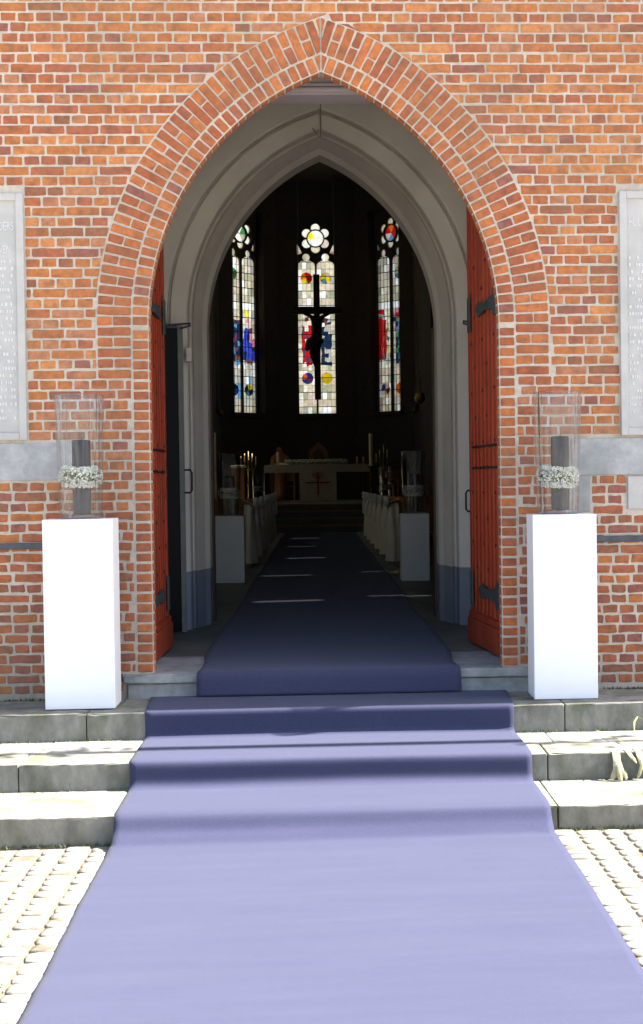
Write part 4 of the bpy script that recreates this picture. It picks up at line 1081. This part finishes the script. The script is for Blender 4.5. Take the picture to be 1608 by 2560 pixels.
# ------------------------------------------------------------------ chancel furniture
AF = 1.34
al = thing('altar', 'pale stone altar table with a white frontal bearing a red cross', 'altar', (0, 31.9, AF))
q = MB(); q.box(-1.55, 1.52, 31.5, 32.4, AF + .85, AF + 1.07, 0, .01); q.build('mensa', ALTARST, al)
q = MB(); q.box(-.52, .47, 31.62, 32.3, AF, AF + .85); q.build('pier', ALTARST, al)
for x in (-1.35, 1.32): q = MB(); q.box(x - .06, x + .06, 31.8, 32.1, AF, AF + .85); q.build('leg', DWOOD, al)
q = MB(); q.box(-.555, .50, 31.475, 31.498, AF + .015, AF + 1.075, 0, .006); fr_ = q.build('frontal_cloth', LINEN, al)
q = MB(); q.box(-.38, .315, 31.458, 31.4745, AF + .53, AF + .575).box(-.055, -.005, 31.456, 31.474, AF + .19, AF + .85)
for a in (-.35, -.15, .15, .35): q.tube([(-.03 + a * .2, 31.466, AF + .66), (-.03 + a * .45, 31.466, AF + .78), (-.03 + a * .35, 31.466, AF + .86)], [.01, .018, .004], 6)
q.build('red_cross', CROSSR, fr_)
gl_ = thing('flower_garland', 'long low band of small white flowers and greenery lying on the altar', 'garland', (0, 31.75, AF + 1.07))
q = MB(); q.box(-.95, .80, 31.62, 31.88, AF + 1.075, AF + 1.15, 0, .03); q.build('greenery', GREEN, gl_)
q = MB()
for _ in range(1500):
    p = Vector((R.uniform(-.97, .82), R.uniform(31.58, 31.9), AF + 1.09 + R.uniform(0, .13))); s_ = R.uniform(.008, .016)
    q.add([p + Vector((s_, 0, 0)), p + Vector((-s_, s_, 0)), p + Vector((-s_ * .5, -s_, 0)), p + Vector((0, 0, s_))], [(0, 1, 3), (1, 2, 3), (2, 0, 3), (0, 2, 1)])
stuff(q.build('blossoms', PETAL, gl_, fix=False))
def candle_on(label, x, y, z, h, r_, cat='candle'):
    t = thing('altar_candle', label, cat, (x, y, z))
    q = MB(); q.lathe([(.001, 0), (.06, 0), (.065, .015), (.02, .03), (.018, .05), (.05, .06), (.05, .07)], 16, c=(x, y, z)); q.build('holder', BRASS, t, smooth=True)
    q = MB(); q.lathe([(r_, .07), (r_, .07 + h), (r_ * .6, .075 + h), (.001, .075 + h)], 16, c=(x, y, z)); q.build('wax', CANDLE, t, smooth=True)
candle_on('cream candle in a brass holder on the left half of the altar', -1.17, 31.7, AF + 1.072, .30, .036)
candle_on('thin candle at the right end of the altar nearest the garland', 1.10, 31.8, AF + 1.072, .14, .017)
candle_on('thin candle at the right end of the altar nearest the tall candle', 1.28, 31.8, AF + 1.072, .13, .017)
bk = thing('open_book', 'open white paged book lying on the altar beside the cream candle', 'book', (-1.02, 31.7, AF + 1.072))
for s in (-1, 1):
    q = MB(); q.add([(-1.02, 31.62, AF + 1.08), (-1.02 + s * .16, 31.62, AF + 1.11), (-1.02 + s * .16, 31.86, AF + 1.15), (-1.02, 31.86, AF + 1.12), (-1.02, 31.62, AF + 1.073), (-1.02 + s * .16, 31.62, AF + 1.073), (-1.02 + s * .16, 31.86, AF + 1.073), (-1.02, 31.86, AF + 1.073)], [(0, 1, 2, 3), (4, 5, 6, 7), (0, 1, 5, 4), (1, 2, 6, 5), (2, 3, 7, 6), (3, 0, 4, 7)]); q.build('page_block', CLOTH, bk)
stt = thing('carved_statue', 'dark carved wooden robed statue standing behind the left end of the altar', 'statue', (-1.15, 33.3, AF))
skin('figure', [(-1.15, 33.3, AF + .95), (-1.15, 33.3, AF + .45), (-1.15, 33.3, AF + .02), (-1.15, 33.3, AF + 1.3), (-1.16, 33.27, AF + 1.47), (-1.17, 33.24, AF + 1.62), (-1.35, 33.25, AF + 1.28), (-1.37, 33.1, AF + 1.05), (-1.2, 33.0, AF + 1.08), (-.96, 33.25, AF + 1.28), (-.94, 33.1, AF + 1.05), (-1.08, 33.0, AF + 1.08)],
     [(0, 1), (1, 2), (0, 3), (3, 4), (4, 5), (3, 6), (6, 7), (7, 8), (3, 9), (9, 10), (10, 11)], [.19, .22, .27, .18, .07, .11, .10, .09, .06, .10, .09, .06], OAK, stt, 2)
q = MB(); q.box(-1.45, -.85, 33.0, 33.6, AF, AF + .02); q.build('base', OAK, stt)
tb = thing('tabernacle', 'brown gabled wooden shrine standing centrally behind the altar', 'tabernacle', (0, 34.2, AF))
q = MB(); q.box(-.42, .42, 33.9, 34.5, AF, AF + 1.12); q.build('plinth', OAK, tb)
q = MB(); q.prism([(-.29, AF + 1.12), (.29, AF + 1.12), (.29, AF + 1.50), (0, AF + 1.78), (-.29, AF + 1.50)], 34.0, 34.4); q.build('cabinet', OAK, tb)
q = MB(); q.prism([(-.16, AF + 1.17), (.16, AF + 1.17), (.16, AF + 1.46), (0, AF + 1.60), (-.16, AF + 1.46)], 33.98, 33.999); q.build('door', DWOOD, tb)
pc = thing('paschal_candle', 'tall thick cream candle on a twisted dark and brass stand right of the altar', 'candle stand', (1.44, 30.0, AF))
q = MB(); q.lathe([(.001, 0), (.2, 0), (.2, .03), (.05, .06), (.03, .1), (.03, .5), (.05, .52), (.03, .55), (.03, .92), (.10, .96), (.10, .985), (.001, .985)], 20, c=(1.44, 30, AF)); q.build('stand', DWOOD, pc, smooth=True)
q = MB(); q.tube([(1.44 + .036 * math.cos(i * .7), 30 + .036 * math.sin(i * .7), AF + .1 + i * .016) for i in range(50)], .012, 6); q.build('brass_twist', BRASS, pc, smooth=True)
q = MB(); q.lathe([(.056, .986), (.056, 1.87), (.04, 1.885), (.001, 1.885)], 20, c=(1.44, 30, AF)); q.build('wax', CANDLE, pc, smooth=True)
def candelabrum(x, y, hts, label, z=AF, hb=.9):
    t = thing('candelabrum', label, 'candelabrum', (x, y, z))
    q = MB(); q.lathe([(.001, 0), (.17, 0), (.17, .02), (.04, .08), (.02, .2), (.02, hb * .5), (.045, hb * .52), (.02, hb * .55), (.02, hb), (.05, hb + .02), (.001, hb + .03)], 16, c=(x, y, z)); q.build('stem', BRASS, t, smooth=True)
    for i, hh in enumerate(hts):
        dx = (i - (len(hts) - 1) / 2) * .105
        q = MB(); q.tube([(x, y, z + hb), (x + dx * .7, y, z + hb - .05), (x + dx, y, z + hb + hh - .05), (x + dx, y, z + hb + hh)], .012, 6); q.lathe([(.001, 0), (.035, .004), (.035, .02), (.001, .02)], 10, c=(x + dx, y, z + hb + hh)); q.build('arm', BRASS, t, smooth=True)
        q = MB(); q.lathe([(.014, .02), (.013, .24), (.001, .245)], 10, c=(x + dx, y, z + hb + hh)); q.build('candle', CANDLE, t, smooth=True)
candelabrum(-1.98, 31.0, [.12, .2, .26, .2, .12], 'brass candelabrum with thin candles left of the altar', AF, .95)
candelabrum(1.80, 31.5, [.16, .28, .42, .28], 'brass candelabrum with thin candles right of the altar', AF, .95)
am_ = thing('ambo', 'pale brown stone reading desk standing left of the altar', 'lectern', (-2.1, 30.4, AF))
q = MB(); q.box(-2.38, -2.05, 30.2, 30.6, AF, AF + .98, 0, .01); q.build('pillar', OAK, am_)
q = MB(); q.box(-2.42, -2.0, 30.1, 30.65, AF + .98, AF + 1.05, 0, .01); q.build('desk', ALTARST, am_)
def chair(x, y, z, rz, label):
    t = thing('chair', label, 'chair', (0, 0, 0), 'wooden chairs around the altar')
    for a in (-.19, .19):
        q = MB(); q.box(a - .018, a + .018, -.2, -.165, 0, .44); q.build('leg', CWOOD, t)
        q = MB(); q.box(a - .018, a + .018, .165, .2, 0, .84); q.build('leg', CWOOD, t)
    q = MB(); q.box(-.21, .21, -.21, .21, .44, .465, 0, .006); q.build('seat', CWOOD, t)
    q = MB(); q.box(-.21, .21, .155, .175, .60, .86, 0, .008); q.build('backrest', CWOOD, t)
    t.location = (x, y, z); t.rotation_euler = (0, 0, rz)
chair(-.93, 33.6, AF, PI, 'orange wooden chair seen under the altar table beside the frontal')
chair(2.12, 30.2, AF, .5, 'pale wooden chair right of the tall candle stand')
chair(2.75, 30.0, AF, .4, 'pale wooden chair at the far right of the chancel')
hl = thing('hanging_lamp', 'brass hanging lamp glinting high on the right of the chancel', 'lamp', (2.68, 28.3, 3.9))
q = MB(); q.lathe([(.001, 0), (.06, .03), (.13, .12), (.15, .2), (.11, .24), (.12, .3)], 20, c=(2.68, 28.3, 3.9)); q.build('bowl', BRASS, hl, smooth=True)
q = MB()
for a in range(3): q.tube([(2.68 + .12 * math.cos(a * 2.1), 28.3 + .12 * math.sin(a * 2.1), 4.2), (2.68, 28.3, 4.75)], .006, 5)
q.tube([(2.68, 28.3, 4.75), (2.68, 28.3, NZ)], .006, 5); q.build('chain', BRASS, hl)

# ------------------------------------------------------------------ withered plant on the step at the right
pl = thing('withered_plant', 'withered pale leaves hanging over the middle step edge at the right', 'plant', (1.74, -1.40, T1))
def strap(pts, ws, name='leaf', m_=DRY):
    q = MB(); v = []; k = len(pts); pts = [(x - .27, y, z) for x, y, z in pts]
    for (x, y, z), w_ in zip(pts, ws): v += [(x - w_, y, z), (x, y - w_ * .35, z + .002), (x + w_, y + .004, z)]
    q.add(v, [(3 * i + j, 3 * i + j + 1, 3 * i + 3 + j + 1, 3 * i + 3 + j) for i in range(k - 1) for j in (0, 1)])
    q.build(name, m_, pl, smooth=True, fix=False)
strap([(1.90, -1.33, .303), (1.905, -1.40, .296), (1.91, -1.425, .25), (1.915, -1.43, .21), (1.905, -1.435, .17), (1.885, -1.44, .148)], [.006, .012, .018, .024, .030, .012])
strap([(1.935, -1.30, .304), (1.93, -1.395, .298), (1.925, -1.42, .255), (1.93, -1.43, .215), (1.95, -1.44, .18), (1.965, -1.445, .15)], [.005, .009, .014, .020, .022, .008])
strap([(1.92, -1.34, .305), (1.918, -1.405, .29), (1.921, -1.435, .23), (1.925, -1.45, .18), (1.93, -1.455, .142)], [.004, .008, .012, .018, .012])
strap([(1.98, -1.32, .304), (1.99, -1.40, .294), (2.01, -1.425, .262), (2.03, -1.43, .235)], [.006, .013, .014, .003])
strap([(2.04, -1.30, .305), (2.05, -1.40, .296), (2.055, -1.425, .25), (2.06, -1.43, .20)], [.008, .02, .016, .004])
strap([(2.10, -1.30, .305), (2.085, -1.40, .294), (2.06, -1.43, .22), (2.04, -1.44, .165), (2.03, -1.445, .148)], [.006, .012, .014, .012, .003])
strap([(2.14, -1.30, .305), (2.12, -1.40, .294), (2.10, -1.43, .22), (2.075, -1.44, .165)], [.008, .018, .018, .004])
strap([(1.93, -.72, .31), (1.97, -.9, .318), (2.0, -1.1, .314), (2.03, -1.3, .307)], [.003, .005, .004, .001], 'grass_blade', GRASS)
strap([(2.24, -.66, .36), (2.20, -.70, .385), (2.17, -.74, .36), (2.16, -.78, .31)], [.004, .007, .007, .003], 'grass_blade', GRASS)

for o in list(bpy.data.objects):
    if o.type == 'MESH' and o.name.startswith('tmp'): bpy.data.objects.remove(o)
